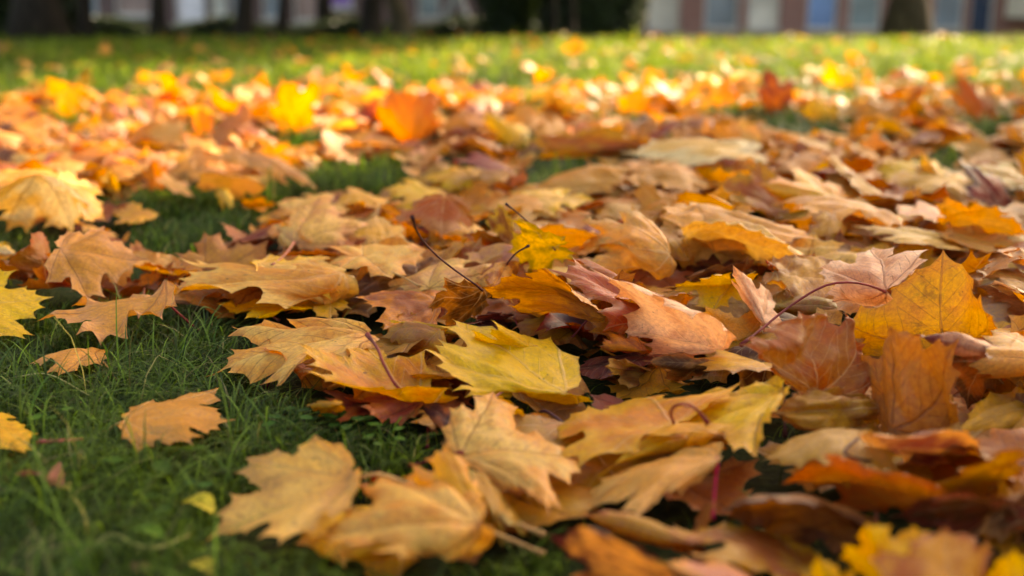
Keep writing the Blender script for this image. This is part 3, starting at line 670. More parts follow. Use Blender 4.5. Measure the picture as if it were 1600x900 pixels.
H('yellow brown leaf edge under the rust orange leaf', None, 'ochre', 'yellow', 'b 710 520 4;t 605 500 4.6;l 660 500 5;r 665 522 3.4', 0)
# --- right of centre
H('draped tan leaf with a pale ridge, behind the big pink leaf', 'draped ridge leaf', 'apricot', 'tan',
  'b 1046 398 9.6;t 893 381 6;l 902 340 9.4;bl 985 306 10.6;r 932 396 6;br 1034 446 4', 0, puck=.03, arch=.13, iso=.2, blunt=.1)
H('orange tan slab leaf with dark veins right of the draped ridge leaf', 'orange slab leaf', 'amber', 'apricot', 'b 1090 327 9.6;t 1286 380 6.2;l 1200 330 9;r 1120 384 7', 0, iso=.3)
H('pale tent shaped leaf below the orange slab leaf', 'pale tent leaf', 'tan', 'pale', 'b 1073 362 8.6;t 1292 412 5.8;l 1190 362 9.4;bl 1110 352 9;r 1165 420 4.4;br 1080 412 4', 0, iso=.2, puck=.05)
H('clean yellow leaf right of the big pink leaf', 'clean yellow ochre leaf', 'yellow', 'gold', 'b 1155 440 6.4;t 1036 449 5.4;l 1112 432 7.4;r 1108 479 4.4', 0, iso=.4)
H('flat tan leaf with a dark stalk right of the big pink leaf', 'flat tan leaf', 'apricot', 'tan', 'b 1158 536 4.6;t 1100 476 6;l 1058 492 5.4;r 1194 486 6', 0, iso=.6)
H('narrow pink twisted leaf right of the clean yellow leaf', 'narrow pink leaf', 'blush', 'rosy', 'b 1196 508 5.4;t 1144 412 10;l 1150 442 8;r 1202 452 7.6', 0, iso=.2)
H('crumpled dry tan leaf in the middle right of the heap', 'crumpled dry leaf', 'tan', 'brown', 'b 1210 432 6;t 1312 452 5.4;l 1272 398 9;r 1252 486 4', 0, crumple=.10, iso=.3)
H('dry olive brown leaf below the crumpled dry leaf', None, 'brown', 'olive', 'b 1215 478 4.6;t 1318 486 4;l 1280 448 6.4;r 1262 505 3', 0, crumple=.06, iso=.3)
H('small torn orange red leaf beside the crumpled dry leaf', None, 'orange', 'red', 'b 1222 428 6;t 1194 405 8;l 1196 430 6;r 1225 408 7', 0)
H('salmon pink leaf with an arched maroon stalk in front of it', 'salmon pink leaf', 'rosy', 'blush',
  'b 1385 455 8.2;t 1276 420 7.4;l 1360 394 10.6;bl 1452 396 10.6;r 1300 472 5.4;br 1390 478 6', '1385 455 8.4;1340 442 9.8;1290 446 9.8;1235 478 8.2;1190 514 6.8;1158 539 6', 'r', puck=.025, iso=.3)
H('big speckled golden leaf leaning like a roof on the right', 'big speckled golden leaf', 'gold', 'amber',
  'b 1478 566 4;t 1474 390 12.6;l 1311 503 6.6;bl 1345 548 4.4;r 1558 484 8.6;br 1562 545 5', 0, dry=.35, puck=.012, iso=.15, blunt=.5, arch=.05)
H('speckled brown leaf at the right edge behind the golden roof leaf', 'speckled brown leaf', 'tan', 'brown', 'b 1650 456 6;t 1508 418 6.6;l 1592 424 7.6;r 1562 458 5.4', 0, dry=.5)
H('pale pink leaf with a frosted look at the right edge', 'frosted pink leaf', 'rosy', 'blush', 'b 1655 496 4.4;t 1524 441 5.4;l 1602 455 6;r 1590 500 4', 0)
H('crumpled brown leaf facing the viewer at right', 'crumpled brown leaf', 'brown', 'rust', 'b 1285 616 4;t 1252 486 11;l 1165 540 8.6;bl 1215 592 5.4;r 1338 500 10;br 1370 592 5', 0, crumple=.13, iso=.15)
H('ochre brown rolled leaf below the crumpled brown leaf', 'rolled ochre leaf', 'ochre', 'brown', 'b 1358 640 3.4;t 1206 645 4.4;l 1262 611 6;r 1275 682 2.4', 0, crumple=.07, iso=.2, arch=.12)
H('folded brown leaf with a raised point, right of the crumpled brown leaf', 'folded brown leaf', 'brown', 'brown', 'b 1402 664 3;t 1412 512 11;l 1344 566 7;bl 1352 630 4.4;r 1476 552 9;br 1505 670 2.6', 0, crumple=.12, iso=.15)
H('smooth tan leaf with a dark under fold at the right edge', 'smooth tan edge leaf', 'apricot', 'tan', 'b 1650 566 7;t 1490 556 6.8;l 1548 500 9.4;r 1530 602 4.4', 0, iso=.3, arch=.05)
H('dark rust flap hanging under the smooth tan edge leaf', None, 'rust', 'dkbrown', 'b 1540 562 7;t 1504 636 3;l 1465 560 7.4;r 1560 596 4.4', 0, iso=.2)
H('curled pinkish brown sliver lying on the big speckled golden leaf', None, 'rosy', 'mauve', 'b 1538 548 8.4;t 1428 524 8.6;l 1490 520 9.6;r 1476 540 8', 0, iso=.2, arch=.14)
H('yellow brown leaf below the smooth tan edge leaf', None, 'ochre', 'gold', 'b 1620 640 3.6;t 1490 668 2.8;l 1550 612 4.6;r 1560 690 2.2', 0)
H('wide orange yellow leaf with a looped stalk, right of the apricot leaf', 'wide looped stalk leaf', 'orange', 'gold',
  'b 1056 668 5.4;t 853 652 4.6;l 985 598 6;bl 1155 580 7.2;r 887 721 3.6;br 1130 650 5.6', '1056 668 5.4;1048 645 7;1060 632 8;1085 637 7.4;1106 661 6', 'r', iso=.4, puck=.015)
H('bright yellow leaf under the right half of the wide looped stalk leaf', 'bright yellow right leaf', 'yellow', 'gold', 'b 1224 612 5.4;t 1010 712 3.8;l 1085 640 4.6;bl 1190 600 6;r 1182 722 3.6;br 1222 650 4.6', 0, iso=.5)
H('golden strip leaf sandwiched between the wide looped leaf and the tan leaf', None, 'gold', 'yellow', 'b 1090 680 4.4;t 937 728 3.4;l 990 692 4;r 1020 722 3.4', 0)
H('flat tan leaf with a vertical crimson stalk at lower centre', 'tan leaf with crimson stalk', 'apricot', 'tan',
  'b 1122 713 5.4;t 887 779 3.4;l 935 742 4.4;bl 1072 695 5.6;r 990 798 3;br 1062 770 3.4', '1122 713 5.4;1118 750 3.8;1113 812 2', 'c', iso=.4)
H('apricot leaf with two brown spots, centre front', 'spotted apricot leaf', 'pale', 'apricot',
  'b 723 705 4.4;t 932 718 5;l 773 600 7.6;bl 703 628 6.4;r 862 779 3.4;br 790 752 3.8', '723 705 4.4;690 715 3.4;640 728 2', 'r', puck=.02, iso=.5, arch=.03, seed=6)
H('golden leaf corner behind the spotted apricot leaf', 'golden corner leaf', 'gold', 'apricot', 'b 745 812 3.4;t 692 686 6;l 616 745 4;r 765 770 3.6', 0, iso=.3)
H('dark ochre half leaf in the shade of the spotted apricot leaf', None, 'ochre', 'olive', 'b 784 810 2.8;t 722 712 4.6;l 725 790 3;r 818 764 3.6', 0, iso=.3)
H('pale beige leaf with dark veins at the front grass', 'dark veined beige leaf', 'pale', 'tan',
  'b 552 748 5;t 312 850 2.8;l 385 716 4.8;bl 500 698 5.6;r 442 856 2.6;br 552 802 3.8', '549 748 5;600 742 5.2;680 775 4.4;760 800 3.4;852 836 2.4', 't', puck=.03, iso=.5, dry=.3)
H('golden tan leaf with straight stalks in the middle of the front', 'front golden tan leaf', 'pale', 'apricot',
  'b 745 822 4.2;t 466 846 2.8;l 590 738 5.6;bl 705 752 5;r 627 888 2.4;br 722 858 2.8', '745 822 4.2;790 840 3;850 866 2', 't', puck=.035, iso=.5, seed=3)
H('orange leaf edge showing below the front golden tan leaf', None, 'gold', 'orange', 'b 690 840 2.6;t 520 866 2;l 600 815 3;r 610 872 1.8', 0)
H('tan leaf with dark curved stalks, right front', 'tan leaf with curved stalks', 'tan', 'ochre', 'b 1346 680 6.4;t 1186 716 5;l 1262 684 6.4;r 1330 764 3.4;br 1412 738 4.4', '1346 680 6.6;1320 705 6.6;1335 716 6.2;1370 722 5.4', 'd', iso=.4)
H('purplish tan curled leaf right of the tan leaf with curved stalks', 'purplish curled leaf', 'mauve', 'pinktan', 'b 1366 688 6.8;t 1560 688 6.6;l 1470 678 7.6;r 1464 738 4', 0, iso=.3, arch=-.06)
H('long rolled brown leaf across the lower right', 'long rolled brown leaf', 'brown', 'rust', 'b 1440 795 4;t 1218 756 5;l 1310 745 7;r 1330 806 2.8', 0, iso=.2, arch=.12)
H('second rolled brown leaf just below the long rolled brown leaf', None, 'brown', 'dkbrown', 'b 1350 828 2.8;t 1120 786 4;l 1210 765 5.4;r 1205 826 2.2', 0, iso=.2, arch=.12)
H('dark brown leaf with a violet rim at the lower right', None, 'dkbrown', 'mauve', 'b 1580 795 4;t 1385 805 3.4;l 1460 768 6;r 1480 842 2.2', 0, iso=.3)
H('ochre brown leaf above the violet rimmed dark leaf', None, 'ochre', 'brown', 'b 1575 728 6;t 1440 774 4;l 1522 720 7.4;r 1530 780 3.6', 0, iso=.3)
H('dark chocolate leaf at the right edge near the bottom', None, 'dkbrown', 'brown', 'b 1660 770 4;t 1515 835 2.8;l 1565 762 6;r 1600 870 2', 0, iso=.3)
H('bright lemon leaf with an upright point at the bottom right', 'lemon front leaf', 'lemon', 'gold', 'b 1402 930 3.6;t 1355 815 7;l 1317 862 5.6;r 1442 823 6.6', 0, iso=.2, blunt=.4)
H('lemon yellow leaf corner touching the bottom edge, right of centre', None, 'lemon', 'yellow', 'b 1330 965 2.6;t 1275 862 5;l 1245 905 3.4;r 1335 892 4', 0, iso=.3)
H('orange tan leaf leaning over the lemon front leaf', 'orange tan front leaf', 'amber', 'rust', 'b 1490 975 4;t 1472 822 7.6;l 1358 872 7;r 1545 858 6.6', 0, iso=.2, arch=.05, blunt=.5)
H('yellow leaf at the bottom right corner', None, 'yellow', 'lemon', 'b 1560 970 3.4;t 1586 853 5.6;l 1520 880 4.6;r 1625 880 4.6', 0, iso=.3)
H('pinkish tan leaf with dark brown patches at the bottom centre', 'patched pink front leaf', 'pinktan', 'purple', 'b 1050 915 3.4;t 852 830 4.6;l 948 806 7;r 905 910 2.8', 0, iso=.4, dry=.6)
H('orange brown leaf behind the patched pink front leaf', None, 'ochre', 'rust', 'b 1080 850 3;t 905 800 3.4;l 1000 796 4;r 985 850 2.4', 0)
H('salmon leaf with a straight midrib at the bottom right of centre', 'salmon front leaf', 'pink', 'apricot', 'b 1230 950 3.4;t 1010 860 4.6;l 1110 836 5.6;r 1060 935 2.8', 0)
H('dull amber brown leaf behind the salmon front leaf', None, 'rust', 'ochre', 'b 1260 900 2.8;t 1050 815 3.4;l 1200 815 4;r 1110 892 2', 0)
# --- behind, right
H('bright yellow orange leaf standing in the right background of the heap', 'bright standing right leaf', 'gold', 'orange', 'b 1306 322 4.4;t 1178 284 8;l 1245 256 10.6;r 1205 312 5.6', 0, iso=.3)
H('long curled leaf with a white lit edge, right', 'white edged curled leaf', 'pinktan', 'apricot', 'b 1394 344 4.6;t 1200 306 9;l 1262 316 9;r 1240 336 6.6', 0, iso=.2)
H('brown flap hanging from the white edged curled leaf', None, 'ochre', 'brown', 'b 1300 338 8;t 1310 394 3.4;l 1261 366 5.6;r 1330 360 5.6', 0, iso=.15)
H('pale strip leaf with an ochre rim right of the brown flap', None, 'pale', 'ochre', 'b 1505 388 4.4;t 1328 350 7;l 1405 362 6;r 1390 386 4.4', 0, iso=.3)
H('rounded tan leaf on the right edge above a thin tan leaf', 'rounded tan right leaf', 'tan', 'apricot', 'b 1478 346 6.4;t 1615 372 5;l 1560 322 8.6;r 1560 382 4', 0, arch=.08)
H('thin tan leaf lying below the rounded tan right leaf', None, 'tan', 'pinktan', 'b 1486 372 5.4;t 1598 396 4;l 1550 366 5.6;r 1545 399 3.6', 0)
H('pink curled leaf with an upright pink stalk at right', None, 'pink', 'pinktan', 'b 1432 325 6.6;t 1480 352 4;l 1402 336 6.4;r 1470 325 6', '1432 325 6.6;1430 310 8;1427 290 9.6', 'p', iso=.2, arch=.1)
H('vivid lemon leaf among brown leaves at the right back', 'vivid lemon back leaf', 'lemon', 'yellow', 'b 1426 256 5;t 1350 266 4.4;l 1386 245 6.6;r 1385 280 3.4', 0)
H('mottled yellow tan leaf right of the vivid lemon back leaf', None, 'gold', 'tan', 'b 1497 286 4.4;t 1374 272 5.4;l 1440 258 7;r 1430 302 3.4', 0)
H('thin pale shard sticking up behind the mottled yellow tan leaf', None, 'pale', 'yellow', 'b 1465 270 5;t 1434 234 10;l 1440 255 7;r 1464 255 7', 0, iso=.1)
H('dark wine red leaf standing at the right back', 'wine red leaf', 'red', 'purple', 'b 1568 322 3.4;t 1497 240 9.6;l 1562 278 7;r 1510 312 4', 0, iso=.2)
H('dull ochre leaf behind the wine red leaf at the right edge', None, 'ochre', 'olive', 'b 1615 290 4;t 1504 258 5.6;l 1575 254 6.6;r 1550 290 4', 0)
H('large tan leaf tilted up behind the draped ridge leaf', 'tilted tan leaf', 'amber', 'tan', 'b 835 298 4.4;t 988 243 9.6;l 860 270 6;r 960 290 5', 0, iso=.2)
H('pale yellow lobed leaf in front of the tilted tan leaf', None, 'pale', 'yellow', 'b 800 318 5.6;t 935 315 5.6;l 880 286 7;r 870 332 4.6', 0)
H('tan leaf with a dark rim right of the tilted tan leaf', None, 'amber', 'apricot', 'b 1000 275 6;t 1138 288 5;l 1060 250 8;r 1080 296 4.4', 0)
H('wide pale cream leaf stretched flat at the back of the heap', 'wide cream leaf', 'pale', 'cream', 'b 1165 240 7;t 965 236 7;l 1060 215 9;r 1060 256 5.6', 0)
H('brown leaf with a yellow fold left of the bright standing right leaf', None, 'rust', 'ochre', 'b 1230 340 4;t 1110 290 6;l 1185 262 8;r 1130 325 4', 0, iso=.3)
# --- glowing leaves in the sunlit band
H('glowing orange leaf standing upright in the sunlit band, centre', 'glowing orange leaf', 'orange', 'deep', 'b 640 218 2;t 608 132 13.5;l 586 165 9;bl 592 208 3.4;r 682 140 12.4;br 682 200 4', 0, up=True)
H('tall glowing yellow leaf with two points in the sunlit band', 'glowing yellow leaf', 'gold', 'orange', 'b 455 206 2;t 440 120 12;l 424 170 6.4;r 503 128 11', 0, up=True)
H('bright yellow leaf catching the sun right of the glowing orange leaf', 'sunlit yellow leaf', 'yellow', 'lemon', 'b 795 224 2;t 758 168 8.6;l 752 186 6.4;r 838 200 5', 0, up=True)
H('orange yellow leaf glowing at far left of the sunlit band', 'glowing left leaf', 'gold', 'orange', 'b 105 188 2;t 112 128 10;l 84 150 7;r 142 140 9', 0, up=True)
H('red orange leaf standing in the sunlit band right of centre', 'red orange leaf', 'deep', 'red', 'b 1212 182 2;t 1196 100 12;l 1180 140 7;r 1246 130 9', 0, up=True)
H('light golden leaf standing in the far sunlit grass at right', 'light golden far leaf', 'yellow', 'gold', 'b 1315 146 2;t 1290 88 10;l 1278 118 6;r 1342 118 7', 0, up=True)
H('dark rust leaf standing tall at the right end of the sunlit band', 'tall dark rust leaf', 'rust', 'brown', 'b 1535 190 2;t 1496 108 12;l 1478 150 6;r 1562 165 6', 0, up=True)
H('deep orange leaf glowing left of the glowing yellow leaf', None, 'deep', 'orange', 'b 318 210 2;t 314 162 8;l 298 185 5;r 336 182 5', 0, up=True)
H('glowing orange leaf at the near edge of the sun, left', 'orange leaf at sun edge', 'orange', 'gold', 'b 142 296 3;t 140 248 9;l 118 270 6;r 168 262 7', 0, up=True)
H('small glowing amber leaf right of the orange leaf at sun edge', None, 'gold', 'yellow', 'b 178 296 3;t 170 262 7;l 154 280 4.6;r 190 276 5.4', 0, up=True)
H('orange leaf glowing beside the narrow curled tan leaf', None, 'orange', 'deep', 'b 244 292 3;t 238 244 9;l 218 268 6;r 264 258 7', 0, up=True)
H('lone amber leaf standing at the far edge of the sunlit lawn', 'far lone amber leaf', 'orange', 'gold', 'b 898 90 1.4;t 900 58 14;l 876 72 8;r 918 70 9', 0, up=True)
H('orange leaf standing in the sunlit band between glowing and red orange leaves', None, 'orange', 'gold', 'b 985 180 2;t 1000 130 9;l 962 155 5;r 1020 150 6', 0, up=True)
H('golden leaf standing behind the red orange leaf on its right', None, 'gold', 'yellow', 'b 1290 195 2;t 1270 150 8;l 1250 175 5;r 1310 170 5', 0, up=True)
H('orange leaf glowing just left of the red orange leaf', None, 'orange', 'amber', 'b 1140 168 2;t 1130 118 10;l 1105 145 6;r 1165 140 6', 0, up=True)
H('brown leaf arched at the back of the shaded heap, centre', None, 'rust', 'ochre', 'b 870 235 4;t 1075 228 5;l 950 200 9;r 970 250 3.4', 0, up=True)

DIMS = []
for i, (label, short, A, B, s, stalk, sc, seed, o) in enumerate(HERO):
    g = np.random.default_rng(100 + i); o = dict(o); iso = o.pop('iso', 1.0); up = o.pop('up', False); c = pts(s)
    if up:                                            # stands upright: its lobes keep the distance of its foot, leaning a little
        yb = at(*c['b'])[1]; w = {k: at_depth(v[0], v[1], yb + g.normal() * .012 + (.02 if k != 'b' else 0)) for k, v in c.items()}
    else:
        c = relax(c, iso); w = {k: at(*v) for k, v in c.items()}
    w = fill_missing(w); dry = o.pop('dry', 0.)
    DIMS.append((short or label[:30], round(np.linalg.norm(w['t'] - w['b']) * 100, 1), round(np.linalg.norm(w['l'] - w['r']) * 100, 1)))
    near = w['b'][1] < 2.2
    tpl = template((seed if seed is not None else i) % 12, .034 if near else .06)
    V, e = shape_leaf(tpl, w, g, arch=o.get('arch', .045 + g.normal() * .03), curl=o.get('curl', g.normal() * .035), wr=o.get('wr', .023), puck=o.get('puck', .016) + .014, crumple=o.get('crumple', 0), blunt=o.get('blunt', .6 if o.get('crumple') else (.4 if o.get('arch', 0) >= .12 else g.uniform(0, .18))))
    st = None
    if isinstance(stalk, str):
        q = [tuple(float(v) for v in it.split()) for it in stalk.split(';')]; dz = c['b'][2] - q[0][2]
        st = [at(x, y, max(1.0, z + dz * (1 - k / (len(q) - 1)))) for k, (x, y, z) in enumerate(q)]; st[0] = w['b']
    add_leaf(tpl, V, e, PC[A] * g.uniform(.92, 1.06), PC[B], g, dry + g.uniform(0, .25), st, STK[sc], hero=True, label=label, short=short, w=w, colour=A)

# ------------------------------------------------------------------ the rest of the fallen leaves
rng = np.random.default_rng(77)
GRASS_POLY = [np.array([(-900, 1500), (-900, 468), (120, 472), (250, 466), (330, 500), (430, 602), (490, 612), (640, 690), (700, 700), (600, 742), (320, 790), (390, 868), (640, 884), (868, 815), (840, 1500)], float),
              np.array([(170, 345), (228, 296), (390, 288), (520, 262), (600, 254), (650, 268), (600, 300), (460, 300), (400, 330), (330, 372), (245, 405), (200, 360)], float),
              np.array([(-50, 335), (20, 330), (130, 385), (60, 400), (-50, 380)], float),
              np.array([(815, 290), (850, 262), (930, 252), (900, 275), (840, 296)], float), np.array([(1420, 262), (1450, 235), (1500, 240), (1490, 270), (1450, 285)], float)]
def in_poly(P, Q):
    ins = np.zeros(len(P), bool)
    for a, b in zip(Q, np.roll(Q, -1, 0)):
        c = (a[1] > P[:, 1]) != (b[1] > P[:, 1]); ins ^= c & (P[:, 0] < (b[0] - a[0]) * (P[:, 1] - a[1]) / (b[1] - a[1] + 1e-12) + a[0])
    return ins
def on_grass(xy, z=.02):
    x, y = pix(np.c_[xy, np.zeros(len(xy)) + z]); P = np.c_[x, y]; r = np.zeros(len(P), bool)
    for q in GRASS_POLY: r |= in_poly(P, q)
    return r
def scatter(n_m2, y0, y1, half=lambda y: .50 * y + .25):
    hw = half(y1); n = rng.poisson(n_m2 * (y1 - y0) * 2 * hw)
    p = np.c_[(rng.random(n) * 2 - 1) * hw, y0 + rng.random(n) * (y1 - y0)]
    return p[np.abs(p[:, 0]) < half(p[:, 1])]
def rigid(p, z, size, head, pitch, roll, g, bend):
    """six landmarks of a leaf standing at p, with its lobes bent up or down"""
    f = np.array((math.cos(head), math.sin(head), 0)); s = np.array((f[1], -f[0], 0)); u = np.array((0, 0, 1.))
    f, u = f * math.cos(pitch) + u * math.sin(pitch), u * math.cos(pitch) - f * math.sin(pitch)
    s, u = s * math.cos(roll) + u * math.sin(roll), u * math.cos(roll) - s * math.sin(roll)
    w = {}
    for k, (a, b) in LAND.items():
        w[k] = s * a * size + f * (b - .4) * size + u * size * (g.normal() * .10 + (bend * (abs(a) + abs(b - .4)) if k != 'b' else 0))
    lo = min(v[2] for v in w.values())
    return {k: np.array((p[0], p[1], z)) + v - (0, 0, lo) for k, v in w.items()}
MIX = [('amber', 20), ('apricot', 18), ('tan', 14), ('pinktan', 13), ('pale', 11), ('gold', 9), ('yellow', 6), ('orange', 9), ('rust', 10), ('brown', 9), ('pink', 3), ('ochre', 7), ('red', 3), ('dkbrown', 4), ('purple', 2)]
NAMES = [m[0] for m in MIX]; PRB = np.array([m[1] for m in MIX], float); PRB /= PRB.sum()
DARK = np.array([.5 if n in ('pale', 'yellow', 'pink', 'tan') else (3.0 if n in ('brown', 'rust', 'dkbrown', 'ochre', 'red') else (.8 if n == 'purple' else 1.)) for n in NAMES]) * PRB; DARK /= DARK.sum()
WARM = np.array([1.5 if n in ('apricot', 'pinktan', 'tan', 'pink', 'rust', 'brown', 'ochre') else (.45 if n in ('dkbrown', 'purple', 'yellow', 'gold') else 1.) for n in NAMES]) * PRB; WARM /= WARM.sum()
def filler(pos, z, tilt, step, prb, size=(.062, .105), stalks=.6, wild=.15):
    for p in pos:
        g = rng; a, b = g.choice(NAMES, p=prb), g.choice(NAMES, p=prb); sz = g.uniform(*size) * (1 if g.random() > .15 else .65)
        w = rigid(p, z + g.random() * z * .8, sz, g.random() * 6.283, g.normal() * tilt, g.normal() * tilt, g, g.normal() * .10)
        tpl = template(int(g.integers(0, 12)), step)
        V, e = shape_leaf(tpl, w, g, arch=g.normal() * .05, curl=g.normal() * .05, wr=.020, puck=.032, crumple=g.uniform(.04, .10) * (g.random() < .4), roll=g.normal() * .14 + (g.random() < wild) * g.choice((-.5, .5)), blunt=g.uniform(0, .6))
        if covers_hero(V) or (p[1] < 3.6 and on_grass(V[:, :2], V[:, 2]).mean() > .12): continue
        st = default_stalk(w['b'], w['t'], g) if g.random() < stalks else None
        add_leaf(tpl, V, e, PC[a] * g.uniform(.82, 1.08), PC[a] * .55 + PC[b] * .45, g, g.uniform(-.2, .6), st, list(STK.values())[int(g.integers(0, 4))], hero=False, w=w, colour=a, tilt=tilt)
P = scatter(230, .50, 2.05); P = P[~on_grass(P)]; filler(P, .010, .16, .065, DARK)  # under-layer in dark leaf colours, deepening the shade in the gaps
P = scatter(60, .6, 2.2); P = P[~on_grass(P)]; filler(P, .018, .22, .055, PRB, wild=.15)
P = scatter(110, .6, 2.1); P = P[~on_grass(P) & (P[:, 0] > .05)]; filler(P, .020, .30, .06, DARK, (.05, .10), wild=.4)
P = scatter(260, .55, 2.0); P = P[~on_grass(P)]; filler(P, .018, .5, .12, DARK, (.010, .028), 0)
P = scatter(90, 2.0, 4.0); P = P[~on_grass(P)]; filler(P, .008, .22, .12, DARK, (.05, .09), 0)  # dark leaves underneath stand in for shade between the sunlit ones
P = scatter(165, 2.05, 3.2); P = P[~on_grass(P)]; filler(P, .014, .26, .075, WARM, (.050, .092), wild=.12)
P = scatter(190, 3.2, 4.3); keep = rng.random(len(P)) < np.clip(1.2 + .30 * P[:, 0] - .5 * (P[:, 1] - 3.5), .25, 1); filler(P[keep], .014, .30, .12, WARM, (.045, .08), 0)
P = scatter(52, 4.3, 5.6); keep = rng.random(len(P)) < np.clip(.40 + .22 * P[:, 0] - .45 * (P[:, 1] - 4.4), .16, 1); filler(P[keep], .012, .32, .12, WARM, (.05, .09), 0)
P = scatter(10, 5.6, 9.0); filler(P, .012, .26, .12, WARM, (.04, .075), 0)
P = scatter(4, 9.0, 13.0); filler(P, .012, .26, .12, WARM, (.04, .075), 0)

# --- which leaf is seen at which spot: the 300 that show largest become objects of their own
off = np.cumsum([0] + [len(l['V']) for l in LEAVES])
allV = np.vstack([l['V'] for l in LEAVES]); allT = np.vstack([l['T'] + o for l, o in zip(LEAVES, off)])
owner = np.repeat(np.arange(len(LEAVES)), [len(l['T']) for l in LEAVES])
bvh = BVHTree.FromPolygons([tuple(v) for v in allV], [tuple(int(i) for i in t) for t in allT])
hits = np.zeros(len(LEAVES), int); cx = np.zeros((len(LEAVES), 2)); eye = Vector((0, 0, CAM_H))
for py in range(3, 900, 6):
    for px in range(3, 1600, 6):
        d = at(px, py, -40 if py > 60 else -2) - np.array(eye)
        if py <= 12: continue
        h = bvh.ray_cast(eye, Vector(d).normalized())
        if h[2] is not None: k = owner[h[2]]; hits[k] += 1; cx[k] += (px, py)
cx /= np.maximum(hits, 1)[:, None]
order = np.argsort(-(hits + np.array([20 if l['hero'] else 0 for l in LEAVES])))
single = [k for k in order if hits[k] > 2][:300]

WORD = dict(amber='amber', apricot='apricot', tan='tan', pale='pale tan', pinktan='pinkish tan', pink='salmon pink', yellow='yellow', lemon='lemon', gold='golden', orange='orange', deep='deep orange', ochre='ochre', brown='brown', dkbrown='dark brown', rust='rust', red='dark red', purple='plum purple', mauve='mauve', blush='blush', rosy='rosy', vermilion='vermilion', olive='olive', cream='cream')
marks = [(LEAVES[k]['short'], cx[k]) for k in single if LEAVES[k]['hero'] and LEAVES[k]['short']]
taken = {l['label'] for l in LEAVES if l['hero']}
def describe(k):
    l = LEAVES[k]; w = l['w']; n = np.cross(w['r'] - w['l'], w['t'] - w['b']); up = abs(n[2]) / np.linalg.norm(n)
    ln = np.linalg.norm(w['t'] - w['b']); pose = 'flat' if up > .93 else ('tilted' if up > .7 else 'upright')
    size = 'small ' if ln < .075 else ('large ' if ln > .108 else '')
    small = 'barely showing ' if hits[k] < 6 else ('half hidden ' if hits[k] < 18 else '')
    dd = [((cx[k][0] - c[0]), 2.2 * (cx[k][1] - c[1]), s) for s, c in marks]; dd.sort(key=lambda v: v[0] ** 2 + v[1] ** 2)
    for dx, dy, s in dd[:9]:
        d = math.hypot(dx, dy); far = 'just ' if d < 70 else ''
        rel = (('right of' if dx > 0 else 'left of') if abs(dx) > abs(dy) else ('in front of' if dy > 0 else 'behind'))
        for extra in ('', small):
            lab = f"{extra}{size}{pose} {WORD[l['colour']]} maple leaf {far}{rel} the {s}"
            if lab not in taken and len(lab.split()) <= 16: taken.add(lab); return lab
    lab = f"{size}{pose} {WORD[l['colour']]} maple leaf between the {dd[0][2]} and the {dd[1][2]}"
    taken.add(lab); return lab

def blade_mesh(name, ls, parent, origin):
    of = np.cumsum([0] + [len(l['V']) for l in ls]); V = np.vstack([l['V'] for l in ls]) - origin
    T = np.vstack([l['T'] + o for l, o in zip(ls, of)])
    o = build_np(name, V, T.ravel(), np.arange(0, 3 * len(T), 3), M_LEAF, parent)
    cnt = [len(l['V']) for l in ls]; rep = lambda v: np.repeat(np.array(v), cnt, 0)
    col_attr(o, 'colA', rep([l['A'] for l in ls])); col_attr(o, 'colB', rep([l['B'] for l in ls]))
    flt_attr(o, 'rnd', rep([l['rnd'] for l in ls])); flt_attr(o, 'dry', rep([l['dry'] for l in ls])); flt_attr(o, 'edge', np.concatenate([l['e'] for l in ls]))
    uv_layer(o, np.vstack([l['UV'] for l in ls])); return o
def stalk_mesh(l, parent, origin, lift=.0012):
    P = spline(l['stalk'], 16); P[0, 2] -= lift; r = .00105 * (np.linalg.norm(l['w']['t'] - l['w']['b']) / .10) ** .5 * 1.05 * l.get('thick', 1.)
    R = r * (1 + .9 * np.clip((np.linspace(0, 1, 16) - .86) / .14, 0, 1) + .35 * np.clip(1 - np.linspace(0, 1, 16) / .08, 0, 1))
    V, Fc = tube(P - origin, R, 8); o = build('stalk', V, Fc, M_STALK, parent)
    s = np.repeat(np.linspace(0, 1, 16), 8)[:, None]; col_attr(o, 'col', l['scol'] * (1.15 - .45 * s)); return o
GROUP = 'fallen maple leaves on the lawn'
for k in single:
    l = LEAVES[k]; org = np.array(l['w']['b']); root = empty('maple_leaf', org)
    tag(root, l['label'] if l['hero'] else describe(k), 'leaf', GROUP)
    blade_mesh('blade', [l], root, org)
    if l['stalk'] is not None: stalk_mesh(l, root, org)
chosen = set(single); rest = [l for k, l in enumerate(LEAVES) if k not in chosen]
tag(blade_mesh('leaf_litter', rest, None, np.zeros(3)), 'blurred carpet of fallen maple leaves between and behind the single ones', 'leaf litter', kind='stuff')

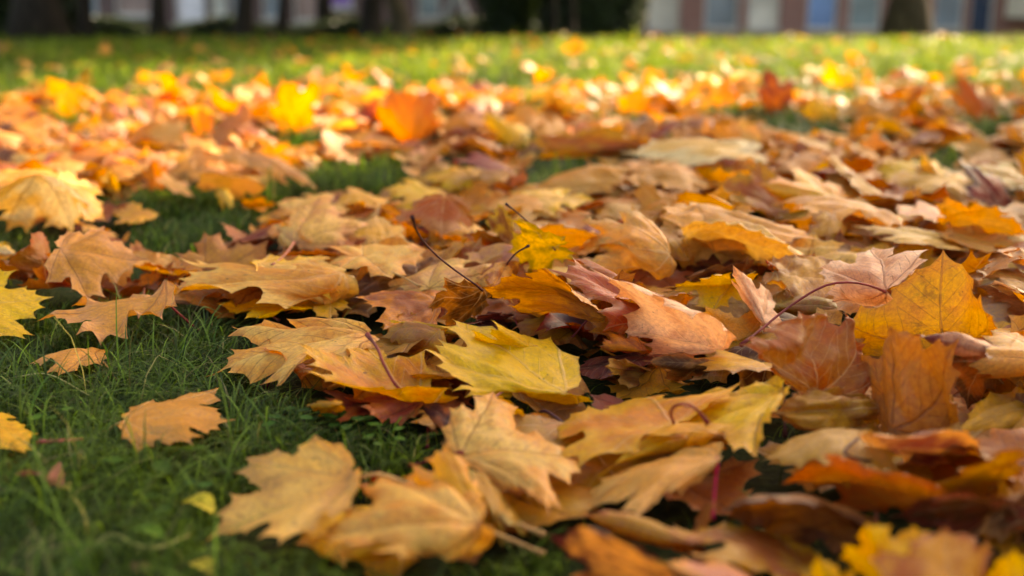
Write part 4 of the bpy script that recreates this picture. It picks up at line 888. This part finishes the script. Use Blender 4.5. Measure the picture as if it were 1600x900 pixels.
# ------------------------------------------------------------------ small bits on the front grass
def ovate(p0, p1, wid, side, col, name, parent, org, mat, fold=.3, bow=.2, n=9, m=4):
    """an oval leaflet from p0 to p1"""
    p0, p1 = np.array(p0), np.array(p1); d = p1 - p0; L = np.linalg.norm(d); s = np.cross(d, (0, 0, 1.)) + np.array(side) * L; s -= d * (s @ d) / (d @ d); s /= np.linalg.norm(s); u = np.cross(s, d / L)
    if u[2] < 0: u = -u
    V, Q = [], []
    for i in range(n):
        t = i / (n - 1); wd = wid * math.sin(math.pi * min(.985, .06 + .92 * t) ** .85)
        for j in range(-m, m + 1):
            a = j / m; V.append(p0 + d * t + s * wd * a + u * (fold * wid * abs(a) * math.sin(math.pi * t) + bow * L * math.sin(math.pi * t) * .5) + rng.normal(size=3) * wid * .03 - org)
    k = 2 * m + 1
    for i in range(n - 1):
        for j in range(2 * m): Q.append((i * k + j, i * k + j + 1, (i + 1) * k + j + 1, (i + 1) * k + j))
    o = build(name, V, Q, mat, parent); c = np.repeat(np.array(col)[None], len(V), 0) * (.8 + .4 * rng.random((len(V), 1))); col_attr(o, 'col', c); return o
def bit(label, px0, px1, wid, col, group=None, side=(0, 0, 0), fold=.3, bow=.25):
    p0, p1 = at(*px0), at(*px1); r = tag(empty('leaf_scrap', p0), label, 'leaf scrap', group)
    ovate(p0, p1, wid, side, col, 'blade', r, p0, M_WEED, fold, bow); return r
r = bit('small plum coloured curled leaf scrap on the front left grass', (28, 744, 3.6), (92, 764, 3.4), .011, lin('#7A3F46'), side=(0, 0, .4))
ovate(at(90, 765, 3.4), at(93, 722, 5.2), .006, (.3, 0, 0), lin('#A8685A'), 'lobe', r, at(28, 744, 3.6), M_WEED, .2, .1)
bit('pale yellow scrap beside the plum coloured scrap', (90, 762, 3.2), (110, 766, 3.4), .005, lin('#C8B860'))
bit('lemon yellow folded leaf scrap left of the dark veined beige leaf', (335, 800, 3.2), (284, 786, 3.6), .0085, lin('#C8B038'), fold=.4, bow=.3)
bit('short yellow leaf scrap at the bottom edge of the front grass', (300, 878, 2.6), (335, 900, 2.4), .007, lin('#C8B040'))
bit('green yellow scrap in the grass near the bottom left', (203, 828, 3.4), (262, 845, 3.2), .006, lin('#5E7A28'))
bit('brown pink scrap at the bottom edge of the grass', (215, 900, 2.4), (232, 880, 2.8), .008, lin('#90604A'))
def weed(label, px, py, n, sz, col):
    c = at(px, py, .4); r = tag(empty('clover_weed', c), label, 'weed', 'small green weeds in the front grass')
    for k in range(n):
        a = 6.283 * k / n + rng.random(); q = c + np.array((math.cos(a) * sz * rng.uniform(.4, 1.1), math.sin(a) * sz * rng.uniform(.4, 1.1), .022 + .012 * rng.random()))
        st = spline([c, (c + q) / 2 + (0, 0, .008), q], 6); o = build('stem', *tube(st - c, np.full(6, .0006), 5), M_WEED, r); col_attr(o, 'col', np.repeat(np.array(col)[None] * .8, len(o.data.vertices), 0))
        ovate(q, q + np.array((math.cos(a), math.sin(a), .1 * rng.normal())) * sz * .8, sz * .30, (0, 0, 0), np.array(col) * rng.uniform(.7, 1.2), 'leaf', r, c, M_WEED, .15, -.1)
G1, G2 = lin('#36561A'), lin('#4A6A1C')
weed('clover weed with light green leaves left of the front beige leaf', 455, 712, 6, .015, G1)
weed('leafy green weed just behind the front beige leaf', 540, 708, 7, .015, G1)
weed('small weed beside the red stalk at centre front', 600, 728, 6, .012, G2)
weed('flat light green weed in the middle of the front grass', 240, 778, 5, .021, G2)
weed('pale green weed below the golden edge leaf', 78, 703, 5, .012, G2)
weed('low green weed left of the little lemon scrap', 290, 840, 5, .015, G1)
def stem(label, P, r, col, name='dry_grass_stem', cat='stem', group='dry stems in the front grass'):
    p0 = at(*P[0]); q = spline([at(*p) for p in P], 24); o = build(name, *tube(q - p0, np.linspace(r, r * .6, 24), 7), M_STALK); o.location = p0
    col_attr(o, 'col', np.repeat(np.array(col)[None], len(o.data.vertices), 0)); return tag(o, label, cat, group)
stem('wavy straw coloured stem lying across the bottom left grass', [(122, 872, 3), (150, 850, 3.6), (176, 834, 4), (215, 852, 3.8), (250, 855, 3.8), (296, 835, 3.2)], .0009, lin('#8A8444'))
stem('short bent yellow straw below the plum coloured scrap', [(108, 772, 3.4), (124, 790, 4), (134, 815, 3.8), (136, 846, 2.6)], .0009, lin('#A08C40'))
stem('thin pale straw crossing the grass under the leaves at left', [(20, 590, 2.4), (75, 585, 3.4), (140, 618, 2.8)], .0007, lin('#A89A60'))
stem('fine bent straw left of the pale pointed leaf', [(300, 505, 2.4), (318, 480, 4.2), (345, 490, 3)], .0006, lin('#8A9A50'))
stem('loose red stalk lying on the grass beside the golden edge leaf', [(60, 690, 3.4), (95, 689, 3.8), (128, 686, 3.4)], .0017, lin('#9A4A3A'), 'leaf_stalk', 'stalk', None)
stem('straight tan stalk crossing below the pale umbrella leaf', [(700, 700, 2), (722, 640, 2.4), (735, 600, 2)], .0008, lin('#A88050'))

# ------------------------------------------------------------------ grass
CELL = .006; X0, Y0, NX, NY = -1.6, .4, 540, 460
zmin = np.full((NX, NY), 9., np.float32)
near = np.array([l['V'][:, 1].mean() < 3.2 for l in LEAVES])
for l in [l for l, k in zip(LEAVES, near) if k]:
    T = l['T']; A, B, C = l['V'][T[:, 0]], l['V'][T[:, 1]], l['V'][T[:, 2]]
    for u, v in ((.33, .33), (.1, .1), (.8, .1), (.1, .8), (.45, .1), (.1, .45), (.45, .45)):
        q = A * (1 - u - v) + B * u + C * v; i = ((q[:, 0] - X0) / CELL).astype(int); j = ((q[:, 1] - Y0) / CELL).astype(int)
        ok = (i >= 0) & (i < NX) & (j >= 0) & (j < NY); np.minimum.at(zmin, (i[ok], j[ok]), q[ok, 2])
def lid(xy):
    i = ((xy[:, 0] - X0) / CELL).astype(int); j = ((xy[:, 1] - Y0) / CELL).astype(int); r = np.full(len(xy), 9.)
    ok = (i >= 0) & (i < NX) & (j >= 0) & (j < NY); r[ok] = zmin[i[ok], j[ok]]; return r
def vnoise(xy, f, seed):
    g = np.random.default_rng(seed); s = np.zeros(len(xy))
    for k in range(9): w = g.normal(size=2) * f; s += np.sin(xy @ w + g.random() * 6.28)
    return s / 3
GR = np.random.default_rng(5)
def blades(n_m2, y0, y1, length, width, seg, lean, thin, lum=1.):
    hw = .52 * y1 + .2; n = int(n_m2 * (y1 - y0) * 2 * hw)
    p = np.c_[(GR.random(n) * 2 - 1) * hw, y0 + GR.random(n) * (y1 - y0)]; p = p[np.abs(p[:, 0]) < .52 * p[:, 1] + .15]
    cov = lid(p); heap = ~on_grass(p) & (p[:, 1] < 2.7) & (GR.random(len(p)) > .07)
    keep = ((cov > 5) | (GR.random(len(p)) < thin)) & ~heap; p = p[keep]; n = len(p)
    L = length * GR.gamma(9, 1 / 9, n) * (1 + .25 * vnoise(p, 9., 3)); tall = GR.random(n) < .02; L[tall] *= 1.6
    az = 1.4 * vnoise(p, 7., 8) + GR.normal(size=n) * 1.5; ln = np.abs(lean * (.55 + .5 * GR.random(n)) + .18 * vnoise(p, 12., 4)); ln[tall] *= .5
    d = np.c_[np.cos(az), np.sin(az)]; sd = np.c_[-d[:, 1], d[:, 0]]; cz = GR.normal(size=n) * .25
    t = np.linspace(0, 1, seg + 1); hor = np.sin(ln[:, None] * t ** 1.1) * t; ver = np.sin(np.minimum(1.55, 1.3 - .28 * ln)[:, None] * t ** .9) * np.cos(ln[:, None] * .9 * t)
    hgt = (L[:, None] * np.maximum(ver, 0)).max(1)
    c = np.minimum(cov[(cov > 5) | True][:0].min() if False else lid(p), np.minimum(lid(p + d * (L * hor[:, -1])[:, None]), lid(p + d * (L * hor[:, -1])[:, None] * .6))) - .003
    k = np.where(hgt > c, np.maximum(c, .002) / np.maximum(hgt, 1e-4), 1.0); free = (GR.random(n) < .004); k[free] = 1
    W = width * (.7 + .6 * GR.random(n))
    V = np.empty((n, seg * 2 + 1, 3), np.float32); gz = ground_z(p[:, 0], p[:, 1])
    for s in range(seg + 1):
        b = p + d * (L * hor[:, s])[:, None] + sd * (L * cz * t[s] ** 2)[:, None]; z = gz + L * ver[:, s] * k - .001
        if s == seg: V[:, -1, :2] = b; V[:, -1, 2] = z
        else:
            w = W * (1 - .75 * t[s] ** 1.6) * .5; tw = sd + d * (.5 * np.sin(az * 3))[:, None]
            V[:, 2 * s, :2] = b + tw * w[:, None]; V[:, 2 * s + 1, :2] = b - tw * w[:, None]; V[:, 2 * s, 2] = V[:, 2 * s + 1, 2] = z
    m = seg * 2 + 1; base = (np.arange(n) * m)[:, None]
    lo = np.concatenate([np.array((2 * s, 2 * s + 1, 2 * s + 3, 2 * s + 2)) for s in range(seg - 1)] + [np.array((2 * seg - 2, 2 * seg - 1, 2 * seg))])
    st = np.r_[np.arange(0, 4 * (seg - 1) + 1, 4)]
    loops = (base + lo[None]).ravel(); starts = (np.arange(n)[:, None] * len(lo) + st[None]).ravel()
    q = np.clip(.5 + .3 * vnoise(p, 5., 21) + .22 * GR.normal(size=n), 0, 1)[:, None]
    q = np.clip(q + .14 * np.clip((p[:, 1:] - 4) / 4, 0, 1), 0, 1.15); C = (np.array((.017, .048, .006)) * (1 - q) + np.array((.108, .160, .017)) * q) * lum; C *= 1 + np.array((.65, .40, .2)) * np.clip((p[:, 1:] - 3.5) / 4, 0, 1)  # far lawn coloured yellower and brighter to strengthen its sunlit look
    st_ = GR.random(n) < .05; C[st_] = np.array((.22, .18, .07)) * (.5 + GR.random((st_.sum(), 1))); C *= (.38 + 1.35 * GR.random((n, 1)) ** 2)
    C = np.repeat(C[:, None], m, 1) * (np.r_[np.repeat(np.linspace(.75, 1.1, seg), 2), 1.15])[None, :, None]
    return V.reshape(-1, 3), loops, starts, C.reshape(-1, 3)
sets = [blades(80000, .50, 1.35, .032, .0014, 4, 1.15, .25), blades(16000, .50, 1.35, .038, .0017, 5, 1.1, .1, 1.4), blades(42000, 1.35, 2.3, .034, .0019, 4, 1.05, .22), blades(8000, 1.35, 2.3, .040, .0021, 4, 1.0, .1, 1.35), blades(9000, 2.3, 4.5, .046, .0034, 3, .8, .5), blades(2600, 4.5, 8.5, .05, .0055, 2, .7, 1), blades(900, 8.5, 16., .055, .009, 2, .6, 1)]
ov = ol = 0; VV, LL, SS, CC = [], [], [], []
for v, l, s, c in sets: VV.append(v); LL.append(l + ov); SS.append(s + ol); CC.append(c); ov += len(v); ol += len(l)
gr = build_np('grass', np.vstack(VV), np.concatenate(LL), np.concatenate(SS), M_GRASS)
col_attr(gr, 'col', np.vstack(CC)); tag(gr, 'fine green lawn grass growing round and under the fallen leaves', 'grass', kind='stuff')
